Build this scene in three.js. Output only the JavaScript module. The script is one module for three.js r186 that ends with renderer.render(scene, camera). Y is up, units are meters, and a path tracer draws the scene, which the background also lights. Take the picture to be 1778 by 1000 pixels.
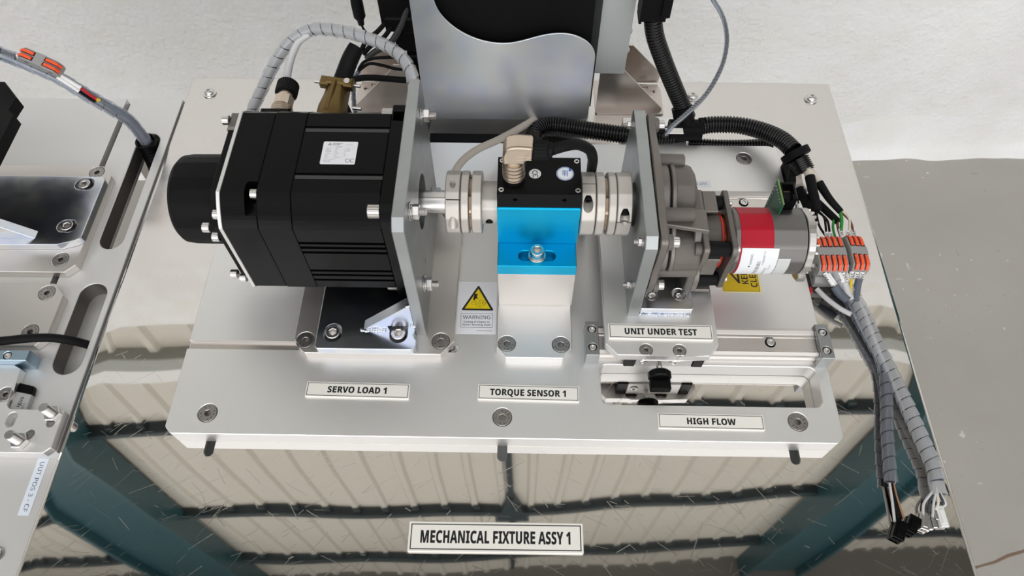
import * as THREE from 'three';
import { mergeGeometries, mergeVertices, toCreasedNormals } from 'three/addons/utils/BufferGeometryUtils.js';
import { Brush, Evaluator, SUBTRACTION } from 'three-bvh-csg';

// ---------------------------------------------------------------- camera, light, exposure
const scene = new THREE.Scene();
scene.background = new THREE.Color(0x6f7276);
const camera = new THREE.PerspectiveCamera(43.44, 1778 / 1000, 0.02, 60);
camera.position.set(0.01703, 0.64765, 0.71742);
camera.rotation.order = 'YXZ';
camera.rotation.set(-1.016306, 0.02091, -0.0045);
const renderer = new THREE.WebGLRenderer({ antialias: true });
renderer.toneMapping = THREE.LinearToneMapping;
renderer.toneMappingExposure = 1.14;
renderer.shadowMap.enabled = true;
const ADDED_LAMP = { color: 0xf8f9fb, power: 0.8, glow: 0.65, windowFill: 2.6 };   // added unseen ceiling panels and front wall fill, behind the machine
const ADDED_LAMPS = [[-2.95, 2.75, 5.6, 3.1], [2.95, 2.75, 5.6, 3.1], [-2.95, 6.2, 5.6, 3.1], [2.95, 6.2, 5.6, 3.1]];   // x, z, size x, size z
const ADDED_WINDOWS = [[-4.1, 3.4], [0, 3.4], [4.1, 3.4]];   // centre x, width: tall glowing openings added behind the viewer to fill the back wall
const FLOOR = -0.85, ROOF = 6.4;

// ---------------------------------------------------------------- helpers
let seed = 7;
const rnd = () => { seed = (seed * 16807) % 2147483647; return seed / 2147483647; };
const V = (a) => new THREE.Vector3(a[0], a[1], a[2]);
const used = {};
const numbered = (n) => { const k = used[n] = (used[n] ?? -1) + 1; return k ? `${n}_${String(k).padStart(3, '0')}` : n; };
const baseOf = new Map();
function thing(name, label, category, base = [0, 0, 0], group) {
  const o = new THREE.Group(); o.name = numbered(name); o.position.set(...base); scene.add(o);
  o.userData = { label, category }; if (group) o.userData.group = group;
  baseOf.set(o, base); return o;
}
function shadow(m) { m.castShadow = true; m.receiveShadow = true; return m; }
// geometry comes in world coordinates and is shifted to the thing's base
function part(t, name, geo, mat, label) {
  const b = baseOf.get(t); const g = Array.isArray(geo) ? join(geo) : geo; g.translate(-b[0], -b[1], -b[2]);
  const m = shadow(new THREE.Mesh(g, mat)); m.name = name; t.add(m); baseOf.set(m, b);
  if (label) m.userData.label = label; return m;
}
// shared geometry placed at p (world), turned by r
function place(t, name, geo, mat, p, r = [0, 0, 0], label) {
  const b = baseOf.get(t); const m = shadow(new THREE.Mesh(geo, mat)); m.name = name; m.position.set(p[0] - b[0], p[1] - b[1], p[2] - b[2]);
  m.rotation.set(...r); t.add(m); baseOf.set(m, p); if (label) m.userData.label = label; return m;
}
function solo(name, geo, mat, label, category, base, group) {
  const g = Array.isArray(geo) ? join(geo) : geo; g.translate(-base[0], -base[1], -base[2]);
  const m = shadow(new THREE.Mesh(g, mat)); m.name = numbered(name); m.position.set(...base); scene.add(m);
  m.userData = { label, category }; if (group) m.userData.group = group; return m;
}
function struct(name, geo, mat, pos) {
  const m = shadow(new THREE.Mesh(Array.isArray(geo) ? join(geo) : geo, mat)); m.name = name; m.userData = { kind: 'structure' };
  if (pos) m.position.set(...pos); scene.add(m); return m;
}
function join(list) {
  const l = list.map((g) => { const h = g.index ? g.toNonIndexed() : g; for (const k of Object.keys(h.attributes)) if (!['position', 'normal', 'uv'].includes(k)) h.deleteAttribute(k); h.clearGroups(); return h; });
  return l.length > 1 ? mergeGeometries(l) : l[0];
}
function remap(g, m) {   // matrix that may mirror: keeps the winding right
  g = g.index ? g.toNonIndexed() : g; g.applyMatrix4(m);
  if (m.determinant() < 0) for (const a of Object.values(g.attributes)) {
    const n = a.itemSize, r = a.array;
    for (let i = 0; i < a.count; i += 3) for (let k = 0; k < n; k++) { const s = r[(i + 1) * n + k]; r[(i + 1) * n + k] = r[(i + 2) * n + k]; r[(i + 2) * n + k] = s; }
  }
  return g;
}
const M4 = (...a) => new THREE.Matrix4().set(...a);
function shapeOf(pts) { if (pts instanceof THREE.Path) return pts; const s = new THREE.Shape(); pts.forEach((p, i) => (i ? s.lineTo(p[0], p[1]) : s.moveTo(p[0], p[1]))); s.closePath(); return s; }
// prism(axis, outline, a0, a1): outline in (x,z) for 'y', (z,y) for 'x', (x,y) for 'z'
function prism(axis, pts, a0, a1, { holes = [], bev = 0, curve = 10, bs = 1 } = {}) {
  const s = shapeOf(pts).clone(); for (const h of holes) s.holes.push(shapeOf(h));
  const opt = { depth: Math.max(1e-6, a1 - a0 - 2 * bev), bevelEnabled: bev > 0, bevelThickness: bev, bevelSize: bev, bevelOffset: -bev, bevelSegments: bs, curveSegments: curve };
  const g = new THREE.ExtrudeGeometry(s, opt); g.translate(0, 0, bev);
  const m = axis === 'y' ? M4(1, 0, 0, 0, 0, 0, 1, a0, 0, 1, 0, 0, 0, 0, 0, 1) : axis === 'x' ? M4(0, 0, 1, a0, 0, 1, 0, 0, 1, 0, 0, 0, 0, 0, 0, 1) : M4(1, 0, 0, 0, 0, 1, 0, 0, 0, 0, 1, a0, 0, 0, 0, 1);
  return remap(g, m);
}
const box = (x0, x1, y0, y1, z0, z1, bev = 0.0005) => prism('y', [[x0, z0], [x1, z0], [x1, z1], [x0, z1]], y0, y1, { bev: Math.min(bev, (y1 - y0) / 2.2, (x1 - x0) / 2.2, (z1 - z0) / 2.2) });
function rr(x0, x1, z0, z1, r) {   // rounded rectangle outline
  const s = new THREE.Shape(); const rs = Array.isArray(r) ? r : [r, r, r, r];
  s.moveTo(x0 + rs[0], z0); s.lineTo(x1 - rs[1], z0); if (rs[1]) s.absarc(x1 - rs[1], z0 + rs[1], rs[1], -Math.PI / 2, 0);
  s.lineTo(x1, z1 - rs[2]); if (rs[2]) s.absarc(x1 - rs[2], z1 - rs[2], rs[2], 0, Math.PI / 2);
  s.lineTo(x0 + rs[3], z1); if (rs[3]) s.absarc(x0 + rs[3], z1 - rs[3], rs[3], Math.PI / 2, Math.PI);
  s.lineTo(x0, z0 + rs[0]); if (rs[0]) s.absarc(x0 + rs[0], z0 + rs[0], rs[0], Math.PI, Math.PI * 1.5); return s;
}
function roundPoly(pts, r) {   // polygon with rounded corners
  const s = new THREE.Shape(), n = pts.length;
  pts.forEach((p, i) => {
    const a = pts[(i + n - 1) % n], b = pts[(i + 1) % n]; const q = p[2] ?? r;
    const la = Math.hypot(a[0] - p[0], a[1] - p[1]), lb = Math.hypot(b[0] - p[0], b[1] - p[1]), k = Math.min(q, la * 0.49, lb * 0.49);
    const u = [p[0] + (a[0] - p[0]) / la * k, p[1] + (a[1] - p[1]) / la * k], w = [p[0] + (b[0] - p[0]) / lb * k, p[1] + (b[1] - p[1]) / lb * k];
    if (i) s.lineTo(...u); else s.moveTo(...u); s.quadraticCurveTo(p[0], p[1], w[0], w[1]);
  }); s.closePath(); return s;
}
const circle = (x, y, r, n = 0) => { const s = new THREE.Shape(); if (n) { for (let i = 0; i < n; i++) { const a = i / n * 2 * Math.PI; i ? s.lineTo(x + r * Math.cos(a), y + r * Math.sin(a)) : s.moveTo(x + r, y); } s.closePath(); } else s.absarc(x, y, r, 0, Math.PI * 2); return s; };
const ROT = { x: [0, 0, -Math.PI / 2], y: [0, 0, 0], z: [Math.PI / 2, 0, 0], '-x': [0, 0, Math.PI / 2], '-z': [-Math.PI / 2, 0, 0], '-y': [Math.PI, 0, 0] };
const rotM = (axis) => new THREE.Matrix4().makeRotationFromEuler(new THREE.Euler(...ROT[axis]));
// lathe along an axis from p: profile [[r, h], ...]
function lathe(axis, p, prof, seg = 40, crease = 0.5) {
  const g = new THREE.LatheGeometry(prof.map((q) => new THREE.Vector2(Math.max(q[0], 1e-5), q[1])), seg);
  const c = toCreasedNormals(g, crease); c.applyMatrix4(rotM(axis)); c.translate(...p); return c;
}
function cyl(axis, p, r, h, { r2 = r, seg = 32, bev = 0.0004 } = {}) { bev = Math.min(bev, r * 0.4, r2 * 0.4, h * 0.4); return lathe(axis, p, [[0, 0], [r - bev, 0], [r, bev], [r2, h - bev], [r2 - bev, h], [0, h]], seg); }
function csgCut(g, tools) {
  const ev = new Evaluator(); ev.useGroups = false; ev.attributes = ['position', 'normal', 'uv']; let a = new Brush(g); a.updateMatrixWorld();
  for (const t of tools) { const b = new Brush(t); b.updateMatrixWorld(); a = ev.evaluate(a, b, SUBTRACTION); a.updateMatrixWorld(); }
  const r = a.geometry; const h = r.index ? r.toNonIndexed() : r; h.clearGroups(); return h;
}
// sweep a round section along a curve; rf(s, a, L) gives the radius in metres
function sweep(pts, rf, { n = 120, k = 16, caps = true, flat } = {}) {
  const c = pts.isCurve ? pts : new THREE.CatmullRomCurve3(pts.map(V), false, 'centripetal'); c.arcLengthDivisions = 400;
  const L = c.getLength(), fr = c.computeFrenetFrames(n, false), P = [], U = [], I = []; const f = typeof rf === 'function' ? rf : () => rf;
  for (let i = 0; i <= n; i++) {
    const p = c.getPointAt(i / n), s = i / n * L;
    for (let j = 0; j <= k; j++) {
      const a = j / k * Math.PI * 2, r = f(s, a, L), ca = Math.cos(a) * r * (flat?.[0] ?? 1), sa = Math.sin(a) * r * (flat?.[1] ?? 1), N = fr.normals[i], B = fr.binormals[i];
      P.push(p.x + N.x * ca + B.x * sa, p.y + N.y * ca + B.y * sa, p.z + N.z * ca + B.z * sa); U.push(s, j / k * 0.02);
    }
  }
  const w = k + 1;
  for (let i = 0; i < n; i++) for (let j = 0; j < k; j++) { const a = i * w + j; I.push(a, a + 1, a + w, a + 1, a + w + 1, a + w); }
  if (caps) for (const i of [0, n]) { const p = c.getPointAt(i / n), b = P.length / 3; P.push(p.x, p.y, p.z); U.push(0, 0); for (let j = 0; j < k; j++) i ? I.push(b, i * w + j + 1, i * w + j) : I.push(b, j, j + 1); }
  const g = new THREE.BufferGeometry(); g.setAttribute('position', new THREE.Float32BufferAttribute(P, 3)); g.setAttribute('uv', new THREE.Float32BufferAttribute(U, 2)); g.setIndex(I); g.computeVertexNormals();
  return g;
}
// helical wrap strip around a cable: one long band with a raised leading edge
function wrapStrip(pts, r, pitch, frac, { n = 240, s0 = 0, s1 = 1, lift = 0.0006, phase = 0 } = {}) {
  const c = new THREE.CatmullRomCurve3(pts.map(V), false, 'centripetal'); c.arcLengthDivisions = 400; const L = c.getLength(), fr = c.computeFrenetFrames(n, false);
  const P = [], U = [], I = [], seg = 18, m = 5, turns = (s1 - s0) * L / pitch, T = Math.floor(turns * seg);
  for (let i = 0; i <= T; i++) {
    const th = i / seg * Math.PI * 2 + phase, sBase = s0 * L + i / seg * pitch;
    for (let j = 0; j < m; j++) {
      const q = j / (m - 1), s = Math.min(s1 * L, Math.max(0, sBase + (q - 0.5) * frac * pitch)), u = s / L, p = c.getPointAt(u), e = Math.min(n, Math.round(u * n)), N = fr.normals[e], B = fr.binormals[e];
      const R = r + lift * q + (j === 0 ? -0.0002 : 0), ca = Math.cos(th) * R, sa = Math.sin(th) * R;
      P.push(p.x + N.x * ca + B.x * sa, p.y + N.y * ca + B.y * sa, p.z + N.z * ca + B.z * sa); U.push(th, q);
    }
  }
  for (let i = 0; i < T; i++) for (let j = 0; j < m - 1; j++) { const a = i * m + j; I.push(a, a + m, a + 1, a + 1, a + m, a + m + 1); }
  const g = new THREE.BufferGeometry(); g.setAttribute('position', new THREE.Float32BufferAttribute(P, 3)); g.setAttribute('uv', new THREE.Float32BufferAttribute(U, 2)); g.setIndex(I); g.computeVertexNormals(); return g;
}

// ---------------------------------------------------------------- procedural textures
function lattice(n, sd) { const a = new Float32Array(n * n); let s = sd * 7919 + 13; for (let i = 0; i < a.length; i++) { s = (s * 16807) % 2147483647; a[i] = s / 2147483647; } return a; }
function noise(n, sd, m = n) {   // tileable value noise, u,v in 0..1, n x m cells
  const N = Math.max(n, m), a = lattice(N, sd), sm = (t) => t * t * (3 - 2 * t);
  return (u, v) => { const x = u * n, y = v * m, i = Math.floor(x), j = Math.floor(y), fx = sm(x - i), fy = sm(y - j), g = (p, q) => a[(((q % m) + m) % m) * N + (((p % n) + n) % n)]; return (g(i, j) * (1 - fx) + g(i + 1, j) * fx) * (1 - fy) + (g(i, j + 1) * (1 - fx) + g(i + 1, j + 1) * fx) * fy; };
}
function tex(w, h, fn, srgb, rep = 1) {
  const d = new Uint8Array(w * h * 4);
  for (let j = 0; j < h; j++) for (let i = 0; i < w; i++) { const c = fn(i / w, j / h), o = (j * w + i) * 4, a = Array.isArray(c) ? c : [c, c, c]; for (let k = 0; k < 3; k++) d[o + k] = Math.max(0, Math.min(255, Math.round(a[k] * 255))); d[o + 3] = 255; }
  const t = new THREE.DataTexture(d, w, h, THREE.RGBAFormat); t.wrapS = t.wrapT = THREE.RepeatWrapping; t.magFilter = THREE.LinearFilter; t.minFilter = THREE.LinearMipmapLinearFilter; t.generateMipmaps = true; if (srgb) t.colorSpace = THREE.SRGBColorSpace; t.repeat.set(...(Array.isArray(rep) ? rep : [rep, rep])); t.needsUpdate = true; return t;
}
function canvasTex(w, h, draw) {
  const c = document.createElement('canvas'); c.width = w; c.height = h; const x = c.getContext('2d'); draw(x, w, h);
  const t = new THREE.CanvasTexture(c); t.colorSpace = THREE.SRGBColorSpace; t.anisotropy = 8; return t;
}
const nA = noise(128, 1), nB = noise(64, 2), nC = noise(16, 3), nD = noise(5, 4), nE = noise(8, 21), nF = noise(32, 22);
const grainT = tex(256, 256, (u, v) => 0.55 * nA(u, v) + 0.3 * nB(u, v) + 0.15 * nC(u, v), false, 16);          // fine satin grain, tile 62 mm
const grainR = tex(256, 256, (u, v) => 0.86 + 0.14 * (0.6 * nB(u, v) + 0.4 * nD(u, v)), false, 9);
const st1 = noise(4, 5, 256), st2 = noise(8, 6, 128);
const brushT = tex(256, 512, (u, v) => 0.6 * st1(u, v) + 0.4 * st2(u, v), false, [4, 10]);
const castT = tex(256, 256, (u, v) => 0.5 * nA(u, v) + 0.5 * nB(u, v), false, 22);
const mott = tex(256, 256, (u, v) => { const a = nC(u, v), b = nE(u, v), c = nD(u, v); return [0.80 + 0.07 * a + 0.03 * c, 0.84 + 0.05 * a, 0.86 + 0.05 * b + 0.03 * (1 - a)]; }, true, 5);
const mottG = tex(256, 256, (u, v) => { const a = nC(u, v), b = nE(u, v), c = nD(u, v); return [0.84 + 0.05 * a + 0.04 * c, 0.88 + 0.04 * a, 0.9 + 0.03 * b + 0.02 * (1 - a)]; }, true, 4);
const mottR = tex(256, 256, (u, v) => 0.72 + 0.28 * (0.5 * nC(u, v) + 0.5 * nF(u, v)), false, 5);
// ---------------------------------------------------------------- materials
const std = (color, metalness, roughness, extra = {}) => new THREE.MeshPhysicalMaterial({ color, metalness, roughness, ...extra });
const lin = (r, g, b) => new THREE.Color().setRGB(r, g, b);
const alu = std(lin(0.88, 0.87, 0.855), 1, 0.5, { bumpMap: grainT, bumpScale: 0.00002, roughnessMap: grainR });
const aluPale = std(lin(0.74, 0.73, 0.715), 0.6, 0.45, { bumpMap: grainT, bumpScale: 0.00001 });
const aluSide = std(lin(0.70, 0.66, 0.625), 1, 0.4, { bumpMap: brushT, bumpScale: 0.00001 });
const aluSoft = std(lin(0.74, 0.73, 0.71), 0.9, 0.52, { bumpMap: grainT, bumpScale: 0.00002 });
const nickel = std(lin(0.60, 0.565, 0.52), 0.75, 0.52, { bumpMap: castT, bumpScale: 0.00001 });
const bronze = std(lin(0.60, 0.50, 0.40), 1, 0.28);
const brass = std(lin(0.18, 0.12, 0.045), 0.9, 0.38);
const zinc = std(0xffffff, 1, 0.24, { map: mott, roughnessMap: mottR });
const zincGalv = std(0xffffff, 0.85, 0.42, { map: mottG, roughnessMap: mottR });
const zincDull = std(lin(0.37, 0.385, 0.385), 1, 0.4, { roughnessMap: mottR, bumpMap: grainT, bumpScale: 0.00003 });
const steel = std(lin(0.66, 0.64, 0.62), 1, 0.25);
const steelSatin = std(lin(0.55, 0.52, 0.49), 1, 0.34);
const stainless = std(lin(0.56, 0.51, 0.47), 1, 0.3, { bumpMap: brushT, bumpScale: 0.00001 });
const cast = std(lin(0.23, 0.208, 0.19), 0.85, 0.5, { bumpMap: castT, bumpScale: 0.00014 });
const castDark = std(lin(0.18, 0.165, 0.15), 0.85, 0.5, { bumpMap: castT, bumpScale: 0.00006 });
const motorCan = std(lin(0.19, 0.182, 0.172), 0.85, 0.45, { bumpMap: brushT, bumpScale: 0.00001 });
const capMetal = std(lin(0.55, 0.53, 0.50), 1, 0.36, { bumpMap: brushT, bumpScale: 0.00001 });
const redBand = std(lin(0.40, 0.003, 0.018), 0, 0.4, { specularIntensity: 0.5 });
const redSeal = std(lin(0.6, 0.03, 0.015), 0, 0.5);
const blackPaint = std(lin(0.002, 0.002, 0.0021), 0, 0.24, { specularIntensity: 0.2 });
const blackSatin = std(lin(0.005, 0.005, 0.005), 0, 0.34, { specularIntensity: 0.18 });
const conduitBlack = std(lin(0.003, 0.003, 0.003), 0, 0.24);
const blackMatte = std(lin(0.006, 0.006, 0.0063), 0, 0.5, { specularIntensity: 0.18 });
const blackPlastic = std(lin(0.0035, 0.0035, 0.0038), 0, 0.26, { specularIntensity: 0.18 });
const rubber = std(lin(0.008, 0.008, 0.0085), 0, 0.5, { specularIntensity: 0.18 });
const greyPlastic = std(lin(0.30, 0.295, 0.285), 0, 0.45);
const orange = std(lin(0.85, 0.10, 0.028), 0, 0.4);
const white = std(lin(0.78, 0.78, 0.76), 0, 0.5);
const cream = std(lin(0.66, 0.60, 0.50), 0, 0.5);
const beige = std(lin(0.56, 0.50, 0.43), 0, 0.5);
const blue = std(lin(0.0, 0.40, 0.66), 0.75, 0.38, { bumpMap: grainT, bumpScale: 0.00002 });
const pcbGreen = std(lin(0.01, 0.09, 0.045), 0, 0.35);
const pcbEdge = std(lin(0.16, 0.3, 0.06), 0, 0.5);
const wireGreen = std(lin(0.01, 0.24, 0.02), 0, 0.4), wireBrown = std(lin(0.16, 0.06, 0.035), 0, 0.45), wireYellow = std(lin(0.75, 0.5, 0.02), 0, 0.4), wireRed = std(lin(0.5, 0.01, 0.02), 0, 0.4);
const wrapClear = std(lin(0.66, 0.70, 0.77), 0, 0.14, { transmission: 0.84, thickness: 0, side: THREE.DoubleSide });
const wrapMilky = std(lin(0.76, 0.765, 0.775), 0, 0.2, { transmission: 0.6, thickness: 0, side: THREE.DoubleSide });
const cableGrey = std(lin(0.10, 0.115, 0.15), 0, 0.5), cableDark = std(lin(0.03, 0.032, 0.04), 0, 0.5), cablePale = std(lin(0.55, 0.55, 0.55), 0, 0.5);

// ---------------------------------------------------------------- fasteners (shared shapes, +y is out of the head)
const hexHole = (r) => circle(0, 0, r, 6);
const fz = {};
function capHead(r, h, hex = 0.52) {
  const k = `c${r}|${h}`; if (fz[k]) return fz[k];
  const s = new THREE.Shape(); const N = 48; for (let i = 0; i < N; i++) { const q = r * (i % 2 ? 0.985 : 1), a = i / N * 2 * Math.PI; i ? s.lineTo(q * Math.cos(a), q * Math.sin(a)) : s.moveTo(q, 0); } s.closePath();
  return fz[k] = join([prism('y', s, 0, h, { bev: r * 0.1, holes: [hexHole(r * hex)] }), prism('y', circle(0, 0, r * 0.6), 0, h * 0.3)]);
}
function cskHead(r) {
  const k = `k${r}`; if (fz[k]) return fz[k];
  return fz[k] = join([prism('y', circle(0, 0, r * 0.985), -0.0062, -0.0001, { bev: 0.0004, holes: [hexHole(r * 0.37)], curve: 24 }), prism('y', circle(0, 0, r * 0.6), -0.0066, -0.0052)]);
}
function buttonHead(r, h) {
  const k = `b${r}`; if (fz[k]) return fz[k];
  const prof = [[r * 1.25, -0.0006], [r * 1.25, 0.0008], [r * 1.02, 0.0012]]; for (let i = 0; i <= 8; i++) { const a = i / 8 * Math.PI / 2 * 0.75; prof.push([r * Math.cos(a * 0.9) * (1 - 0.18 * i / 8), 0.0012 + h * Math.sin(a)]); } prof.push([r * 0.32, 0.0012 + h * 0.93], [r * 0.26, 0.0012 + h * 0.4], [0, 0.0012 + h * 0.4]);
  return fz[k] = lathe('y', [0, 0, 0], prof, 32);
}
function nutStud(r) {   // washer, split ring, hex nut and threaded end
  const k = `n${r}`; if (fz[k]) return fz[k];
  const th = [[r * 0.52, r * 0.1]]; for (let i = 0; i < 7; i++) th.push([r * 0.55, r * (1.25 + i * 0.12)], [r * 0.47, r * (1.31 + i * 0.12)]); th.push([r * 0.4, r * 2.15], [0, r * 2.15]);
  return fz[k] = join([cyl('y', [0, 0, 0], r * 1.25, r * 0.18), cyl('y', [0, r * 0.18, 0], r * 0.98, r * 0.22), prism('y', circle(0, 0, r, 6), r * 0.4, r * 1.25, { bev: r * 0.09 }), lathe('y', [0, 0, 0], th, 20, 0.2)]);
}
const cskMats = {};
function cskMat(r) {   // darker satin head with raised letters round the socket
  if (cskMats[r]) return cskMats[r];
  const tx = canvasTex(256, 256, (x) => { x.fillStyle = '#ffffff'; x.fillRect(0, 0, 256, 256); x.fillStyle = '#6f6b68'; x.font = 'bold 34px sans-serif'; x.textAlign = 'center'; 'A2-70 A2-70'.split('').forEach((c, i) => { x.save(); x.translate(128, 128); x.rotate(i * 0.571); x.fillText(c, 0, -78); x.restore(); }); });
  tx.wrapS = tx.wrapT = THREE.RepeatWrapping; tx.repeat.set(0.5 / r, 0.5 / r); tx.offset.set(0.5, 0.5);
  return cskMats[r] = std(lin(0.36, 0.34, 0.325), 1, 0.34, { map: tx });
}
const screw = (t, kind, p, axis, a, b, mat = kind === 'csk' ? cskMat(a) : steel) => place(t, 'screw', kind === 'csk' ? cskHead(a) : kind === 'cap' ? capHead(a, b) : kind === 'nut' ? nutStud(a) : buttonHead(a, b), mat, p, axis === 'y' ? [0, rnd() * 3, 0] : ROT[axis]);
const slotXZ = (x0, x1, z0, z1) => rr(x0, x1, z0, z1, Math.min(x1 - x0, z1 - z0) / 2 - 1e-5);

// ---------------------------------------------------------------- the room
const nW1 = noise(160, 31), nW2 = noise(72, 32), nW3 = noise(24, 33), nW4 = noise(6, 34), nW5 = noise(200, 35, 60);
const wallBump = tex(1024, 1024, (u, v) => { const a = nW1(u, v), b = nW2(u, v), c = nW5(u, v); return 0.3 * a + 0.34 * Math.pow(b, 1.6) + 0.22 * c + 0.14 * nW3(u, v); }, false, 1.0);
const wallCol = tex(512, 512, (u, v) => { const a = nW4(u, v), b = nW3(u, v), k = 0.885 + 0.035 * a + 0.02 * b; return [k, k * (0.992 + 0.008 * a), k * (0.975 + 0.02 * b)]; }, true, 0.8);
const wallMat = std(0xffffff, 0, 0.75, { map: wallCol, bumpMap: wallBump, bumpScale: 0.0032 });
const nFl = noise(40, 41), nFl2 = noise(10, 42), nFl3 = noise(150, 43), nFl4 = noise(4, 44);
const floorCol = tex(1024, 1024, (u, v) => {
  const m = nFl2(u, v), s = nFl(u, v), d = nFl3(u, v); let k = 0.655 + 0.03 * (m - 0.5) + 0.02 * (nFl4(u, v) - 0.5) + 0.012 * (s - 0.5);
  if (d > 0.93 && m > 0.45) k += 0.2 * s; if (d < 0.03) k -= 0.08 * s; return [k, k * 0.975, k * 0.93];
}, true, 0.45);
const floorMat = std(0xffffff, 0, 0.38, { map: floorCol, roughnessMap: grainR });
const clad = std(lin(0.60, 0.57, 0.50), 0, 0.5), girtMat = std(lin(0.02, 0.035, 0.042), 0, 0.5), beamPale = std(lin(0.36, 0.37, 0.34), 0, 0.6), teal = std(lin(0.028, 0.085, 0.10), 0, 0.35), tealDark = std(lin(0.012, 0.03, 0.05), 0, 0.4), roofMat = std(lin(0.16, 0.155, 0.145), 0, 0.7), plainWall = std(lin(0.76, 0.75, 0.74), 0, 0.8);
const TH = 0.0482, wz = (x) => -0.623 - 0.0482 * x;   // the back wall stands 2.8 degrees off the table's axis
const onWall = (m) => { m.rotation.y = TH; m.position.set(0, 0, -0.623); return m; };
struct('floor', box(-6.2, 6.2, FLOOR - 0.2, FLOOR, -1.5, 8.2, 0), floorMat);
onWall(struct('wall_back', prism('z', [[-6.2, FLOOR], [6.2, FLOOR], [6.2, 1.70], [-6.2, 1.70]], -0.25, 0), wallMat));
// swollen plaster and paint drip at the foot of the wall
{
  const P = [], I = [], U = [], n = 400, prof = [[0.055, -0.001], [0.045, 0.006], [0.03, 0.012], [0.02, 0.02], [0.012, 0.04], [0.006, 0.08], [0, 0.12]];
  const a = noise(90, 51, 4), b = noise(30, 52, 4);
  for (let i = 0; i <= n; i++) prof.forEach((q, j) => { const x = -3 + 6 * i / n, k = 0.55 + 0.9 * b(i / n, 0.1) * a(i / n, 0.2 + j * 0.05); P.push(x, FLOOR + q[1] * (0.7 + 0.5 * b(i / n, 0.6)), q[0] * k); U.push(x, q[1]); });
  const w = prof.length; for (let i = 0; i < n; i++) for (let j = 0; j < w - 1; j++) { const o = i * w + j; I.push(o, o + w, o + 1, o + 1, o + w, o + w + 1); }
  const g = new THREE.BufferGeometry(); g.setAttribute('position', new THREE.Float32BufferAttribute(P, 3)); g.setAttribute('uv', new THREE.Float32BufferAttribute(U, 2)); g.setIndex(I); g.computeVertexNormals();
  onWall(struct('trim_1', g, wallMat));
}
// corrugated cladding above the masonry: ribbed sheets, girts and portal columns (seen in the polished sheet)
{
  const pts = []; const z0 = -0.062; for (let x = -6.2; x < 6.2; x += 0.2) pts.push([x, z0], [x + 0.08, z0], [x + 0.095, z0 + 0.021], [x + 0.128, z0 + 0.021], [x + 0.143, z0]);
  const outline = [...pts, [6.2, z0 - 0.06], [-6.2, z0 - 0.06]];
  onWall(struct('wall_cladding', prism('y', outline, 1.70, ROOF), clad));
  onWall(struct('wall_beam', [box(-6.2, 6.2, 1.98, 2.08, -0.07, -0.008, 0.004)], beamPale));
  onWall(struct('wall_ledge', [box(-6.2, 6.2, 2.081, 2.2, -0.07, -0.012, 0.004)], white));
  const gs = (y, h) => { const l = [box(-6.2, 6.2, y, y + h, -0.06, 0.004, 0.003)]; for (let x = -6.1; x < 6.2; x += 0.2) l.push(box(x, x + 0.045, y - 0.04, y + 0.01, -0.055, -0.02, 0.003)); return l; };
  [[2.76, 0.05], [4.27, 0.07], [5.6, 0.1]].forEach(([y, h], i) => onWall(struct(`wall_girt_${i + 1}`, gs(y, h), girtMat)));
  const col = (x0, x1, x2, x3) => [prism('z', [[x0, FLOOR], [x1, FLOOR], [x3, ROOF], [x2, ROOF]], 0.0, 0.08, {}), prism('z', [[x1, FLOOR], [x1 + 0.04, FLOOR], [x3 + 0.04, ROOF], [x3, ROOF]], -0.04, 0.14, {}), prism('z', [[x0 - 0.04, FLOOR], [x0, FLOOR], [x2, ROOF], [x2 - 0.04, ROOF]], -0.04, 0.14, {})];
  onWall(struct('wall_column_1', col(-2.55, -2.2, -3.05, -2.3), teal)); onWall(struct('wall_column_2', col(1.95, 2.27, 2.15, 2.6), teal));
  onWall(struct('wall_pipe', [cyl('y', [-0.03, 2.85, -0.03], 0.02, 3.4, { seg: 16 }), prism('z', [[-0.05, 3.95], [-0.01, 3.95], [0.1, 4.5], [-0.16, 4.5]], -0.05, 0.0)], girtMat));
}
// hairline crack in the floor paint at the right
{ const P = [], I = [], n = 30; for (let i = 0; i <= n; i++) { const x = 0.9 + 0.9 * i / n, z = 0.43 - 0.31 * i / n + (rnd() - 0.5) * 0.006, w = 0.0012 + 0.0022 * rnd(); P.push(x, FLOOR + 0.0006, z - w, x, FLOOR + 0.0012, z, x, FLOOR + 0.0006, z + w); } for (let i = 0; i < n; i++) for (const j of [0, 1]) { const a = i * 3 + j; I.push(a, a + 1, a + 3, a + 1, a + 4, a + 3); }
  const g = new THREE.BufferGeometry(); g.setAttribute('position', new THREE.Float32BufferAttribute(P, 3)); g.setIndex(I); g.computeVertexNormals(); struct('trim_2', g, std(lin(0.2, 0.13, 0.085), 0, 0.8)); }
struct('wall_left', box(-6.2, -6, FLOOR, ROOF, -1.5, 8.2, 0), plainWall);
struct('wall_right', box(6, 6.2, FLOOR, ROOF, -1.5, 8.2, 0), plainWall);
struct('wall_front', prism('z', [[-6.2, FLOOR], [6.2, FLOOR], [6.2, ROOF], [-6.2, ROOF]], 8, 8.2, { holes: ADDED_WINDOWS.map(([x, w]) => [[x - w / 2, 0.6], [x + w / 2, 0.6], [x + w / 2, 4.4], [x - w / 2, 4.4]]) }), plainWall);
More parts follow.
